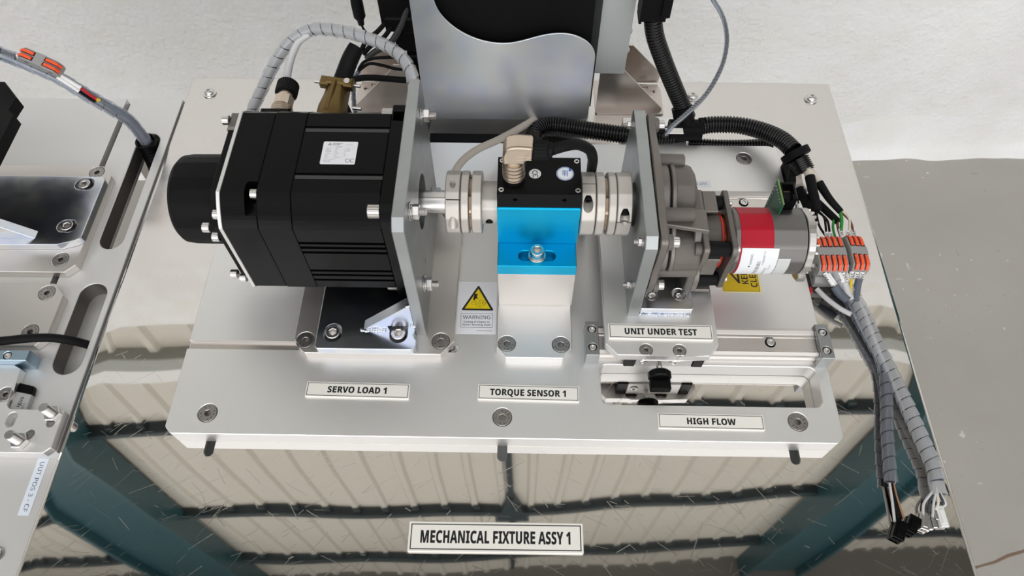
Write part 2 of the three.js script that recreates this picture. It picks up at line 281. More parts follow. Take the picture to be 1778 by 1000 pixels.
ADDED_WINDOWS.forEach(([x, w], i) => {
  const y0 = 0.6, y1 = 4.4, f = struct(`added_window_${i + 1}`, [box(x - w / 2, x - w / 2 + 0.06, y0, y1, 8.02, 8.1, 0), box(x + w / 2 - 0.06, x + w / 2, y0, y1, 8.02, 8.1, 0), box(x - w / 2, x + w / 2, y0, y0 + 0.06, 8.02, 8.1, 0), box(x - w / 2, x + w / 2, y1 - 0.06, y1, 8.02, 8.1, 0), ...[0.33, 0.67].map((k) => box(x - w / 2 + w * k - 0.02, x - w / 2 + w * k + 0.02, y0, y1, 8.03, 8.09, 0))], white);  // added unseen opening, put in to carry fill light
  const p = shadow(new THREE.Mesh(box(x - w / 2, x + w / 2, y0, y1, 8.1, 8.12, 0), new THREE.MeshStandardMaterial({ color: 0x222222, emissive: ADDED_LAMP.color, emissiveIntensity: 1.2, roughness: 0.6 }))); p.name = 'added_pane'; f.add(p);
  const l = new THREE.RectAreaLight(ADDED_LAMP.color, ADDED_LAMP.windowFill, w - 0.12, y1 - y0 - 0.12); l.position.set(x, (y0 + y1) / 2, 7.99); l.name = 'added_window_light'; f.add(l);   // RectAreaLight shines along -z, into the hall
});
struct('ceiling', box(-6.2, 6.2, ROOF, ROOF + 0.15, -1.5, 8.2, 0), roofMat);
// ceiling light panels, added out of view and sized for soft overhead light
for (const [x, z, sx, sz] of ADDED_LAMPS) {
  const y = ROOF - 0.45; const t = thing('added_ceiling_lamp', `added unseen white light panel under the dark roof, ${z < 3 ? 'over' : 'well behind'} the machine on its ${x < 0 ? 'left' : 'right'} side`, 'lamp', [x, y, z], 'added roof light panels');
  part(t, 'housing', box(x - sx / 2 - 0.03, x + sx / 2 + 0.03, y, y + 0.08, z - sz / 2 - 0.03, z + sz / 2 + 0.03, 0.004), white);
  part(t, 'rod', [cyl('y', [x - sx / 3, y + 0.08, z], 0.008, 0.37, { seg: 10 }), cyl('y', [x + sx / 3, y + 0.08, z], 0.008, 0.37, { seg: 10 })], steel);
  part(t, 'diffuser', box(x - sx / 2, x + sx / 2, y - 0.01, y, z - sz / 2, z + sz / 2, 0.002), new THREE.MeshStandardMaterial({ color: 0x222222, emissive: ADDED_LAMP.color, emissiveIntensity: ADDED_LAMP.glow, roughness: 0.6 }));
  const l = new THREE.RectAreaLight(ADDED_LAMP.color, ADDED_LAMP.power, sx, sz); l.position.set(0, -0.02, 0); l.rotation.x = -Math.PI / 2; l.name = 'added_lamp_light'; t.add(l);
}
// ---------------------------------------------------------------- the test table: folded polished sheet on a frame
const cskHoles = (list, r) => list.map(([x, z]) => circle(x, z, r * 1.04));
{
  const t = thing('steel_table', 'mirror polished stainless steel table top carrying the servo motor test fixture', 'table', [0, FLOOR, 0.305]);
  // top sheet: gently uneven, rolled edges, three through slots under the front edge of the plate
  const x0 = -0.41, x1 = 0.41, z0 = 0, z1 = 0.72, nx = 64, nz = 64, R = 0.006, P = [], I = [];
  const warp = (x, z) => { const f = Math.max(0, z - 0.5), e = Math.max(0, Math.abs(x) - 0.3); return 0.007 * f * Math.exp(-((x / 0.22) ** 2)) - 0.06 * e * e + 0.00012 * Math.sin(x * 19 + 1) * Math.sin(z * 14) + 0.00005 * Math.sin(x * 41) * Math.cos(z * 33); };
  const xs = [], zs = []; for (let i = 0; i <= nx; i++) xs.push(x0 + R + (x1 - x0 - 2 * R) * i / nx); for (let i = 0; i <= nz; i++) zs.push(z0 + R + (z1 - z0 - 2 * R) * i / nz);
  const ring = [0, 0.26, 0.52, 0.78, 1.05, 1.31, Math.PI / 2];
  // rows wrap over the left and right edges as a rounded fold, then a skirt
  const rowX = [], add = (x, dy) => rowX.push([x, dy]);
  add(x0, -0.05); [...ring].reverse().forEach((a) => add(x0 + R - R * Math.sin(a), -R + R * Math.cos(a))); xs.slice(1, -1).forEach((x) => add(x, 0)); ring.forEach((a) => add(x1 - R + R * Math.sin(a), -R + R * Math.cos(a))); add(x1, -0.05);
  const rowZ = []; const addz = (z, dy) => rowZ.push([z, dy]);
  addz(z0, -0.05); [...ring].reverse().forEach((a) => addz(z0 + R - R * Math.sin(a), -R + R * Math.cos(a))); zs.slice(1, -1).forEach((z) => addz(z, 0)); ring.forEach((a) => addz(z1 - R + R * Math.sin(a), -R + R * Math.cos(a))); addz(z1, -0.05);
  const UV = [];
  rowZ.forEach(([z, dz]) => rowX.forEach(([x, dx]) => { P.push(x, Math.max(-0.05, Math.min(dx, dz)) + (Math.min(dx, dz) > -0.05 ? warp(x, z) : 0), z); UV.push((x - x0) / (x1 - x0), (z - z0) / (z1 - z0)); }));
  const w = rowX.length; for (let j = 0; j < rowZ.length - 1; j++) for (let i = 0; i < w - 1; i++) { const a = j * w + i; I.push(a, a + w, a + 1, a + 1, a + w, a + w + 1); }
  // drop the cells over the slots; the slot rims are built on their own
  const slots = [[-0.269, 0.4535, 0.5035, 0.0046], [0.0027, 0.4535, 0.5037, 0.0046], [0.272, 0.4535, 0.5025, 0.0046]];
  const g = new THREE.BufferGeometry(); g.setAttribute('position', new THREE.Float32BufferAttribute(P, 3)); g.setAttribute('uv', new THREE.Float32BufferAttribute(UV, 2)); g.setIndex(I); g.computeVertexNormals();
  const cutters = slots.map(([x, a, b, r]) => prism('y', slotXZ(x - r, x + r, a, b), -0.02, 0.02));
  // closed underside so that the cut is clean
  const under = new THREE.BufferGeometry(); { const Q = P.slice(), J = []; for (let k = 1; k < Q.length; k += 3) Q[k] -= 0.004; for (let k = 0; k < I.length; k += 3) J.push(I[k], I[k + 2], I[k + 1]); under.setAttribute('position', new THREE.Float32BufferAttribute(Q, 3)); under.setAttribute('uv', new THREE.Float32BufferAttribute(UV, 2)); under.setIndex(J); under.computeVertexNormals(); }
  const skirt = []; { const b = (i) => [P[i * 3], P[i * 3 + 1], P[i * 3 + 2]]; const rim = []; for (let i = 0; i < w; i++) rim.push(i); for (let j = 1; j < rowZ.length; j++) rim.push(j * w + w - 1); for (let i = w - 2; i >= 0; i--) rim.push((rowZ.length - 1) * w + i); for (let j = rowZ.length - 2; j > 0; j--) rim.push(j * w); const Q = [], u = []; for (let k = 0; k < rim.length; k++) { const A = b(rim[k]), B = b(rim[(k + 1) % rim.length]); Q.push(...A, ...B, A[0], A[1] - 0.004, A[2], ...B, B[0], B[1] - 0.004, B[2], A[0], A[1] - 0.004, A[2]); for (let q = 0; q < 12; q++) u.push(0.5); } const s = new THREE.BufferGeometry(); s.setAttribute('position', new THREE.Float32BufferAttribute(Q, 3)); s.setAttribute('uv', new THREE.Float32BufferAttribute(u, 2)); s.computeVertexNormals(); skirt.push(s); }
  const solid = join([g, under, ...skirt]);
  const cut = csgCut(solid, cutters);
  // scratches: fine lines in all directions, denser towards the working edge
  const S = 2048, d = new Uint8Array(S * S); d.fill(128); let q = 99; const rn = () => { q = (q * 16807) % 2147483647; return q / 2147483647; };
  const line = (x, y, a, l, v) => { const n = Math.ceil(l), cx = Math.cos(a), cy = Math.sin(a), bend = (rn() - 0.5) * 0.002; for (let k = 0; k < n; k++) { const aa = a + bend * k, X = Math.round(x + Math.cos(aa) * k), Y = Math.round(y + Math.sin(aa) * k); if (X >= 0 && Y >= 0 && X < S && Y < S) d[Y * S + X] = v; } };
  for (let k = 0; k < 1000; k++) { const z = 0.52 + 0.48 * Math.pow(rn(), 0.7), x = rn(), dirn = x < 0.5 ? -0.75 : 0.75; line(x * S, z * S, dirn + (rn() - 0.5) * 0.8 + (rn() < 0.14 ? 1.5 : 0), 10 + 90 * rn() * rn(), 128 + (rn() < 0.5 ? 1 : -1) * (10 + 34 * rn() * rn())); }
  for (let k = 0; k < 900; k++) line(rn() * S, rn() * S, (rn() - 0.5) * 0.5, 6 + 60 * rn() * rn(), 128 + 8 * (rn() < 0.5 ? 1 : -1));
  const brN = noise(6, 61, 200), brM = noise(5, 62);
  const rgh = tex(S, S, (u, v) => { const front = Math.min(1, Math.max(0, (v - 0.3) / 0.12)), k = Math.abs(d[Math.floor(v * S) * S + Math.floor(u * S)] - 128) / 128; return Math.min(0.6, 0.20 - 0.178 * front + 0.05 * brN(u, v) * (1 - front) + 0.006 * brM(u, v) + 1.25 * k); }, false, 1);
  const sheetMat = std(lin(0.68, 0.655, 0.625), 1, 1, { roughnessMap: rgh });
  part(t, 'sheet', cut, sheetMat);
  part(t, 'slot_liner', slots.map(([x, a, b, r]) => prism('y', slotXZ(x - r - 0.003, x + r + 0.003, a - 0.003, b + 0.003), -0.03, -0.0045, { holes: [slotXZ(x - r, x + r, a, b)] })), zincDull);
  for (const [x, z] of [[-0.379, 0.0326], [0.379, 0.0317], [0.2306, 0.0308]]) screw(t, 'button', [x, 0.0006, z], 'y', 0.0065, 0.0045);
  for (const x of [-0.38, 0.38]) for (const z of [0.04, 0.66]) part(t, 'leg', box(x - 0.02, x + 0.02, FLOOR + 0.02, -0.045, z - 0.02, z + 0.02, 0.002), steelSatin);
  for (const x of [-0.38, 0.38]) for (const z of [0.04, 0.66]) part(t, 'foot', cyl('y', [x, FLOOR, z], 0.024, 0.02), blackMatte);
  for (const z of [0.04, 0.66]) part(t, 'rail', box(-0.36, 0.36, -0.085, -0.045, z - 0.02, z + 0.02, 0.002), steelSatin);
  for (const x of [-0.38, 0.38]) part(t, 'rail', box(x - 0.02, x + 0.02, -0.085, -0.045, 0.06, 0.64, 0.002), steelSatin);
  part(t, 'shelf', box(-0.4, 0.4, -0.62, -0.61, 0.02, 0.68, 0.001), zincDull);
}

// ---------------------------------------------------------------- aluminium base plate
const PT = 0.02;
const plateScrews = [[-0.27, 0.4688], [0.0023, 0.4685], [0.2732, 0.4687], [0.2723, 0.1497], [-0.27, 0.16]];
{
  const t = thing('base_plate', 'large matt aluminium base plate screwed to the polished table, with a window at its right', 'plate', [0, 0, 0.31]);
  const out = roundPoly([[-0.306, 0.13, 0.01], [0.312, 0.13, 0.012], [0.312, 0.482, 0.002], [0.3055, 0.489, 0.002], [-0.2995, 0.489, 0.002], [-0.306, 0.4825, 0.002]], 0.002);
  const g = prism('y', out, 0.0003, PT, { bev: 0.0006, holes: [rr(0.0945, 0.3, 0.4135, 0.4546, 0.007), ...cskHoles(plateScrews, 0.0086)] });
  part(t, 'plate', csgCut(g, [prism('y', rr(-0.32, -0.0405, 0.3934, 0.403, [0, 0.0047, 0.0047, 0]), PT - 0.0045, PT + 0.01)]), alu);
  for (const [x, z] of plateScrews) screw(t, 'csk', [x, PT, z], 'y', 0.0086);
  screw(t, 'cap', [-0.0475, PT - 0.0046, 0.3983], 'y', 0.0038, 0.003);
  part(t, 'groove_floor', box(-0.3055, -0.05, PT - 0.0049, PT - 0.0043, 0.3936, 0.4028, 0.0001), stainless, 'stained floor of the machined groove');
}

// ---------------------------------------------------------------- engraved name plates
function signTexture(text, w, h, frac) {
  const W = 1024, H = Math.round(W * h / w);
  return canvasTex(W, H, (x) => {
    x.fillStyle = '#f1ede4'; x.fillRect(0, 0, W, H); x.strokeStyle = '#17181c'; x.lineWidth = W * 0.0055; const m = H * 0.09; x.strokeRect(m, m, W - 2 * m, H - 2 * m);
    x.fillStyle = '#14151b'; x.textAlign = 'center'; x.textBaseline = 'alphabetic'; const fs = H * 0.56; x.font = `bold ${fs}px sans-serif`;
    const tw = x.measureText(text).width, k = frac * W / tw; x.save(); x.translate(W / 2, H * 0.5 + fs * 0.36); x.scale(k, 1); x.lineWidth = fs * 0.035; x.strokeStyle = '#14151b'; x.lineJoin = 'round'; x.strokeText(text, 0, 0); x.fillText(text, 0, 0); x.restore();
  });
}
function faceUV(g, x0, x1, z0, z1) { const p = g.attributes.position, u = g.attributes.uv; for (let i = 0; i < p.count; i++) u.setXY(i, (p.getX(i) - x0) / (x1 - x0), 1 - (p.getZ(i) - z0) / (z1 - z0)); return g; }
function namePlate(text, cx, cz, w, h, y, th, rot, label, frac) {
  const x0 = -w / 2, x1 = w / 2, z0 = -h / 2, z1 = h / 2;
  const g = faceUV(prism('y', rr(x0, x1, z0, z1, 0.0008), 0, th, { bev: 0.0003 }), x0, x1, z0, z1); g.rotateY(rot); g.translate(cx, y, cz);
  return solo('name_plate', g, std(0xffffff, 0, 0.35, { map: signTexture(text, w, h, frac) }), label, 'sign', [cx, y, cz], 'cream name plates with black capitals');
}
namePlate('SERVO LOAD 1', -0.1337, 0.4447, 0.0972, 0.0152, PT, 0.0022, -0.012, 'small cream name plate reading SERVO LOAD 1 on the aluminium plate before the black motor', 0.585);
namePlate('TORQUE SENSOR 1', 0.0263, 0.4450, 0.0948, 0.0155, PT, 0.0022, -0.012, 'small cream name plate reading TORQUE SENSOR 1 in front of the blue sensor mount', 0.76);
namePlate('HIGH FLOW', 0.1930, 0.4706, 0.0965, 0.0148, PT, 0.0022, -0.008, 'small cream name plate reading HIGH FLOW at the front right corner of the plate', 0.465);
namePlate('UNIT UNDER TEST', 0.1477, 0.3972, 0.0962, 0.0155, 0.055, 0.0022, -0.008, 'small cream name plate reading UNIT UNDER TEST on the right hand slider plate', 0.7);
namePlate('MECHANICAL FIXTURE ASSY 1', -0.001, 0.5722, 0.1508, 0.0252, 0.0006, 0.004, 0.004, 'largest cream name plate reading MECHANICAL FIXTURE ASSY 1, on the polished steel near the viewer', 0.87);

// ---------------------------------------------------------------- adapter plates and torque sensor stand
const octo = (x0, x1, z0, z1, c) => [[x0 + c, z0], [x1 - c, z0], [x1, z0 + c], [x1, z1 - c], [x1 - c * 0.85, z1], [x0 + c * 0.85, z1], [x0, z1 - c], [x0, z0 + c]];
{
  const t = thing('adapter_plate', 'flat aluminium adapter plate with cut corners under the zinc motor bracket', 'plate', [-0.123, PT, 0.32]); const sc = [[-0.189, 0.3968], [-0.0586, 0.396], [-0.189, 0.24], [-0.0586, 0.24]];
  part(t, 'plate', prism('y', octo(-0.2, -0.0455, 0.22, 0.4105, 0.0145), PT, 0.03, { bev: 0.0005, holes: cskHoles(sc, 0.0084) }), aluSide);
  for (const [x, z] of sc) screw(t, 'csk', [x, 0.03, z], 'y', 0.0084);
}
{
  const t = thing('sensor_stand', 'bright aluminium stand block on a cut-corner foot below the blue sensor mount', 'stand', [0.0315, PT, 0.34]); const sc = [[0.0052, 0.3976], [0.057, 0.3979]];
  part(t, 'foot_plate', prism('y', octo(-0.0046, 0.0674, 0.25, 0.4125, 0.0105), PT, 0.03, { bev: 0.0005, holes: cskHoles(sc, 0.0082) }), alu);
  part(t, 'block', box(-0.0035, 0.0680, 0.03, 0.0868, 0.266, 0.3548, 0.0008), aluSide);
  for (const [x, z] of sc) screw(t, 'csk', [x, 0.03, z], 'y', 0.0082);
}
{
  const t = thing('sensor_mount', 'bright blue anodised L-shaped sensor mount with a slot and one cap screw', 'bracket', [0.0322, 0.0868, 0.31]);
  const foot = prism('y', rr(-0.0038, 0.0682, 0.287, 0.3556, 0.0004), 0.0868, 0.1012, { bev: 0.0006, holes: [rr(0.0152, 0.0492, 0.3385, 0.3495, 0.0054)] });
  part(t, 'foot', foot, blue); part(t, 'upright', box(-0.0038, 0.0688, 0.1006, 0.1525, 0.287, 0.3302, 0.0012), blue);
  part(t, 'slot_floor', box(0.014, 0.0505, 0.0875, 0.091, 0.337, 0.351, 0.0002), blue);
  part(t, 'washer', cyl('y', [0.0322, 0.1012, 0.344], 0.0082, 0.0012), steel); screw(t, 'cap', [0.0322, 0.1024, 0.344], 'y', 0.0066, 0.0088);
}
const stickerMat = (t, r = 0.4) => std(0xffffff, 0, r, { map: t });
{
  const t = thing('torque_sensor', 'black torque sensor block with round stickers and a bronze angled plug on top', 'sensor', [0.0323, 0.15, 0.308]);
  const y0 = 0.1526, y1 = 0.17, x0 = -0.0036, x1 = 0.0685, z0 = 0.2865, z1 = 0.3288;
  part(t, 'housing', csgCut(box(x0, x1, y0, y1, z0, z1, 0.0006), [cyl('z', [0.012, 0.163, 0.325], 0.0019, 0.01, { bev: 0 }), cyl('z', [0.054, 0.163, 0.325], 0.0019, 0.01, { bev: 0 })]), blackSatin);
  for (const [x, z] of [[0, 0.3238], [0.0652, 0.3236], [0.065, 0.2912], [0.0003, 0.2912]]) { const s = screw(t, 'cap', [x, y1 - 0.0006, z], 'y', 0.0024, 0.0012); }
  // round CE sticker and calibration seal
  const disc = (cx, cz, r, turn, tx, name, label) => { const g = faceUV(prism('y', circle(0, 0, r), 0, 0.0003, { curve: 32 }), -r, r, -r, r); g.rotateY(turn); g.translate(cx, y1, cz); part(t, name, g, stickerMat(tx), label); };
  disc(0.0287, 0.3057, 0.0052, -1.45, canvasTex(256, 256, (x) => { x.fillStyle = '#d9d9d6'; x.fillRect(0, 0, 256, 256); x.strokeStyle = '#111'; x.lineWidth = 17; x.beginPath(); x.arc(100, 128, 50, 0.75, Math.PI * 2 - 0.75); x.stroke(); x.beginPath(); x.arc(196, 128, 50, 0.75, Math.PI * 2 - 0.75); x.stroke(); x.beginPath(); x.moveTo(146, 128); x.lineTo(188, 128); x.stroke(); }), 'sticker', 'pale round sticker with CE mark');
  disc(0.0546, 0.3052, 0.0075, -1.6, canvasTex(256, 256, (x) => { x.fillStyle = '#e4e8ee'; x.fillRect(0, 0, 256, 256); x.strokeStyle = '#3d6fae'; x.lineWidth = 10; x.beginPath(); x.arc(128, 128, 120, 0, 7); x.stroke(); for (let i = 0; i < 24; i++) { const a = i / 24 * 6.283; x.lineWidth = 3; x.strokeStyle = '#51657e'; x.beginPath(); x.moveTo(128 + 92 * Math.cos(a), 128 + 92 * Math.sin(a)); x.lineTo(128 + 110 * Math.cos(a), 128 + 110 * Math.sin(a)); x.stroke(); } x.fillStyle = '#2f62a8'; x.fillRect(14, 40, 70, 34); for (let i = 0; i < 4; i++) { x.fillRect(64, 88 + i * 22, 120 - (i % 2) * 24, 11); } }), 'sticker', 'round blue and white calibration sticker');
  // angled plug: knurled ring, elbow body, black gland
  const c = [0.0105, y1, 0.3115];
  part(t, 'socket_ring', cyl('y', [c[0], c[1], c[2]], 0.0096, 0.004), blackSatin);
  const kn = []; for (let i = 0; i < 9; i++) kn.push([0.0091 + (i % 2 ? 0.0007 : 0), 0.0055 + i * 0.0022]);
  part(t, 'coupling_ring', lathe('y', c, [[0.0088, 0.004], [0.0094, 0.0048], ...kn, [0.0094, 0.0245], [0.008, 0.0252], [0, 0.0252]], 48), bronze);
  const body = [[-0.0088, 0], [0.0088, 0], [0.0098, 0.004], [0.0158, 0.0055], [0.0158, 0.0195], [0.002, 0.0208], [-0.0058, 0.0188], [-0.0092, 0.0115]].map(([x, y], i) => [c[0] + x, c[1] + 0.0264 + y, [0.002, 0.002, 0.002, 0.003, 0.003, 0.008, 0.008, 0.006][i]]);
  part(t, 'plug_body', [prism('z', roundPoly(body, 0.002), c[2] - 0.0086, c[2] + 0.0086, { bev: 0.0028, bs: 3 }), cyl('y', [c[0], c[1] + 0.0244, c[2]], 0.0084, 0.006)], bronze);
  part(t, 'rib', [0, 1].map((i) => box(c[0] + 0.002, c[0] + 0.0145, c[1] + 0.0365 - i * 0.0035, c[1] + 0.0373 - i * 0.0035, c[2] + 0.0084, c[2] + 0.009, 0.0002)), bronze);
  const s = new THREE.Shape(); for (let i = 0; i < 40; i++) { const a = i / 40 * 6.2832, r = 0.0083 * (i % 2 ? 1 : 0.95); i ? s.lineTo(c[2] + r * Math.cos(a), c[1] + 0.036 + r * Math.sin(a)) : s.moveTo(c[2] + r, c[1] + 0.036); } s.closePath();
  part(t, 'gland_nut', [prism('x', s, c[0] + 0.0158, c[0] + 0.0275, { bev: 0.0005 }), cyl('x', [c[0] + 0.0275, c[1] + 0.036, c[2]], 0.0062, 0.004)], rubber);
}
solo('sensor_cable', sweep([[0.041, 0.206, 0.3115], [0.05, 0.2065, 0.308], [0.062, 0.203, 0.302], [0.0735, 0.19, 0.295], [0.079, 0.17, 0.286], [0.0815, 0.14, 0.273], [0.083, 0.09, 0.262], [0.083, 0.05, 0.256], [0.083, 0.024, 0.25]], 0.0046, { n: 80, k: 16 }), rubber, 'thick dark grey cable looping down from the bronze plug of the torque sensor', 'cable', [0.083, PT, 0.27]);
// ---------------------------------------------------------------- shaft line: axis at y 0.132, z 0.3075
const AY = 0.132, AZ = 0.3075;
const ax = (x) => [x, AY, AZ];
// tangential screw pocket in a clamp hub, angle measured from +z towards +y
function pocket(x, ang, r = 0.0041, from = 0.002, off = 0.0215) {
  const g = new THREE.CylinderGeometry(r, r, 0.04, 24); g.translate(0, 0.02 + from, 0); const d = new THREE.Vector3(0, -Math.cos(ang), Math.sin(ang)); // tangent
  g.applyQuaternion(new THREE.Quaternion().setFromUnitVectors(new THREE.Vector3(0, 1, 0), d)); g.translate(x, AY + off * Math.sin(ang), AZ + off * Math.cos(ang)); return g;
}
function pocketScrew(t, x, ang, r, h, from = 0.002, off = 0.0215, mat = blackMatte) {
  const m = place(t, 'screw', capHead(r, h), mat, [x, AY + off * Math.sin(ang) - Math.cos(ang) * from, AZ + off * Math.cos(ang) + Math.sin(ang) * from]);
  m.quaternion.setFromUnitVectors(new THREE.Vector3(0, 1, 0), new THREE.Vector3(0, -Math.cos(ang), Math.sin(ang))); return m;
}
const drum = (x, h, r) => cyl('x', ax(x), r, h, { seg: 64, bev: 0.0007 });
const packDark = std(lin(0.25, 0.19, 0.14), 1, 0.25);
const CR = 0.0284, E1 = 1.05;
const split = (x0, x1, ang) => { const g = new THREE.BoxGeometry(x1 - x0, 0.0009, 0.02); g.translate((x0 + x1) / 2, 0, 0.024); g.rotateX(-ang); g.translate(0, AY, AZ); return g; };
{
  const t = thing('shaft_coupling', 'silver disc coupling with a narrow hub between the black motor and the torque sensor', 'coupling', ax(-0.027));
  part(t, 'clamp_hub', csgCut(drum(-0.0493, 0.0126, CR), [pocket(-0.0428, E1 + 1.02, 0.0026, 0.0085, 0.0235), pocket(-0.0425, E1 - 0.3, 0.0042, 0.0085, 0.023), split(-0.05, -0.036, E1 - 0.08)]), nickel);
  part(t, 'spacer_ring', drum(-0.0358, 0.0068, CR), nickel); part(t, 'disc_pack', [cyl('x', ax(-0.0367), 0.0225, 0.001, { seg: 48 }), cyl('x', ax(-0.029), 0.0245, 0.0028, { seg: 48 })], packDark);
  part(t, 'flange_ring', drum(-0.0264, 0.0088, CR), nickel);
  part(t, 'hub', csgCut(cyl('x', ax(-0.0177), 0.0195, 0.0141, { seg: 48 }), [pocket(-0.0112, E1 - 0.5, 0.0036, 0.003, 0.0135)]), nickel); pocketScrew(t, -0.0112, E1 - 0.5, 0.0033, 0.008, 0.006, 0.0135);
}
{
  const t = thing('shaft_coupling', 'silver disc coupling with two clamp hubs between the torque sensor and the gear housing', 'coupling', ax(0.092));
  part(t, 'clamp_hub', csgCut(drum(0.0695, 0.0124, CR), [pocket(0.0752, E1 + 0.42, 0.0044, 0.0085, 0.023), split(0.069, 0.083, E1 + 0.5)]), nickel); pocketScrew(t, 0.0752, E1 + 0.42, 0.0036, 0.0032, 0.0086, 0.023);
  part(t, 'clamp_hub', csgCut(drum(0.101, 0.0128, CR), [pocket(0.1075, E1 + 0.02, 0.0044, 0.0085, 0.023), split(0.1, 0.115, E1 - 0.75)]), nickel); pocketScrew(t, 0.1075, E1 + 0.02, 0.0038, 0.005, 0.0086, 0.023);
  part(t, 'spacer_ring', drum(0.0828, 0.0076, CR), nickel); part(t, 'spacer_ring', drum(0.0935, 0.0068, CR), nickel);
  part(t, 'disc_pack', [cyl('x', ax(0.0818), 0.0235, 0.0012, { seg: 48 }), cyl('x', ax(0.0903), 0.0245, 0.0033, { seg: 48 }), cyl('x', ax(0.1002), 0.0235, 0.001, { seg: 48 })], packDark);
}
// ---------------------------------------------------------------- zinc plated motor bracket
{
  const t = thing('motor_bracket', 'zinc plated angle bracket with gusset carrying the black servo motor', 'bracket', [-0.11, 0.03, 0.34]);
  const bolts = []; for (const s of [-1, 1]) for (const q of [-1, 1]) bolts.push([AZ + 0.0535 * s, AY + 0.0545 * q]);
  const holes = [circle(AZ, AY, 0.0252), ...[[0.27, 0.166], [0.338, 0.082], [0.27, 0.082]].map(([z, y]) => circle(z, y, 0.002))];
  part(t, 'upright_plate', prism('x', [[0.227, 0.03], [0.39, 0.03], [0.39, 0.198], [0.3815, 0.2058], [0.2305, 0.2058], [0.227, 0.202]], -0.0826, -0.0724, { bev: 0.0006, holes, curve: 32 }), zincDull);
  part(t, 'foot_plate', prism('y', roundPoly([[-0.176, 0.3], [-0.0826, 0.3], [-0.0826, 0.3985], [-0.0805, 0.4005], [-0.0805, 0.4065], [-0.0845, 0.411], [-0.1735, 0.411], [-0.176, 0.4085]], 0.0006), 0.0301, 0.04, { bev: 0.0006, holes: [rr(-0.1687, -0.1523, 0.3845, 0.4035, 0.008), rr(-0.1062, -0.0898, 0.3845, 0.4035, 0.008)] }), zinc);
  part(t, 'gusset', prism('z', [[-0.1318, 0.0398], [-0.1073, 0.0398], [-0.1073, 0.0475], [-0.0905, 0.0475], [-0.0905, 0.0398], [-0.0826, 0.0398], [-0.0826, 0.0862]], 0.3795, 0.39, { bev: 0.0005 }), zinc);
  const w = []; for (const [x0, x1, y, z, n] of [[-0.1335, -0.127, 0.0405, 0.391, 4], [-0.122, -0.112, 0.0405, 0.391, 5], [-0.0843, -0.0822, 0.05, 0.391, 2], [-0.0843, -0.0828, 0.086, 0.39, 2]]) for (let i = 0; i < n; i++) { const g = new THREE.SphereGeometry(0.0016 + 0.0006 * rnd(), 8, 6); g.scale(1, 0.6, 1); g.translate(x0 + (x1 - x0) * i / Math.max(1, n - 1), y + (rnd() - 0.5) * 0.001, z + (rnd() - 0.5) * 0.001); w.push(g); }
  part(t, 'weld_bead', w, zinc);
  for (const x of [-0.1605, -0.098]) screw(t, 'cap', [x, 0.0325, 0.3942], 'y', 0.0069, 0.0098);
  for (const [z, y] of bolts) { screw(t, 'nut', [-0.0724, y, z], 'x', 0.0064, 0); screw(t, 'cap', [-0.0955, y, z], '-x', 0.0062, 0.0105, steelSatin); }
  screw(t, 'cap', [-0.0832, 0.182, 0.264], '-x', 0.0032, 0.006);
}
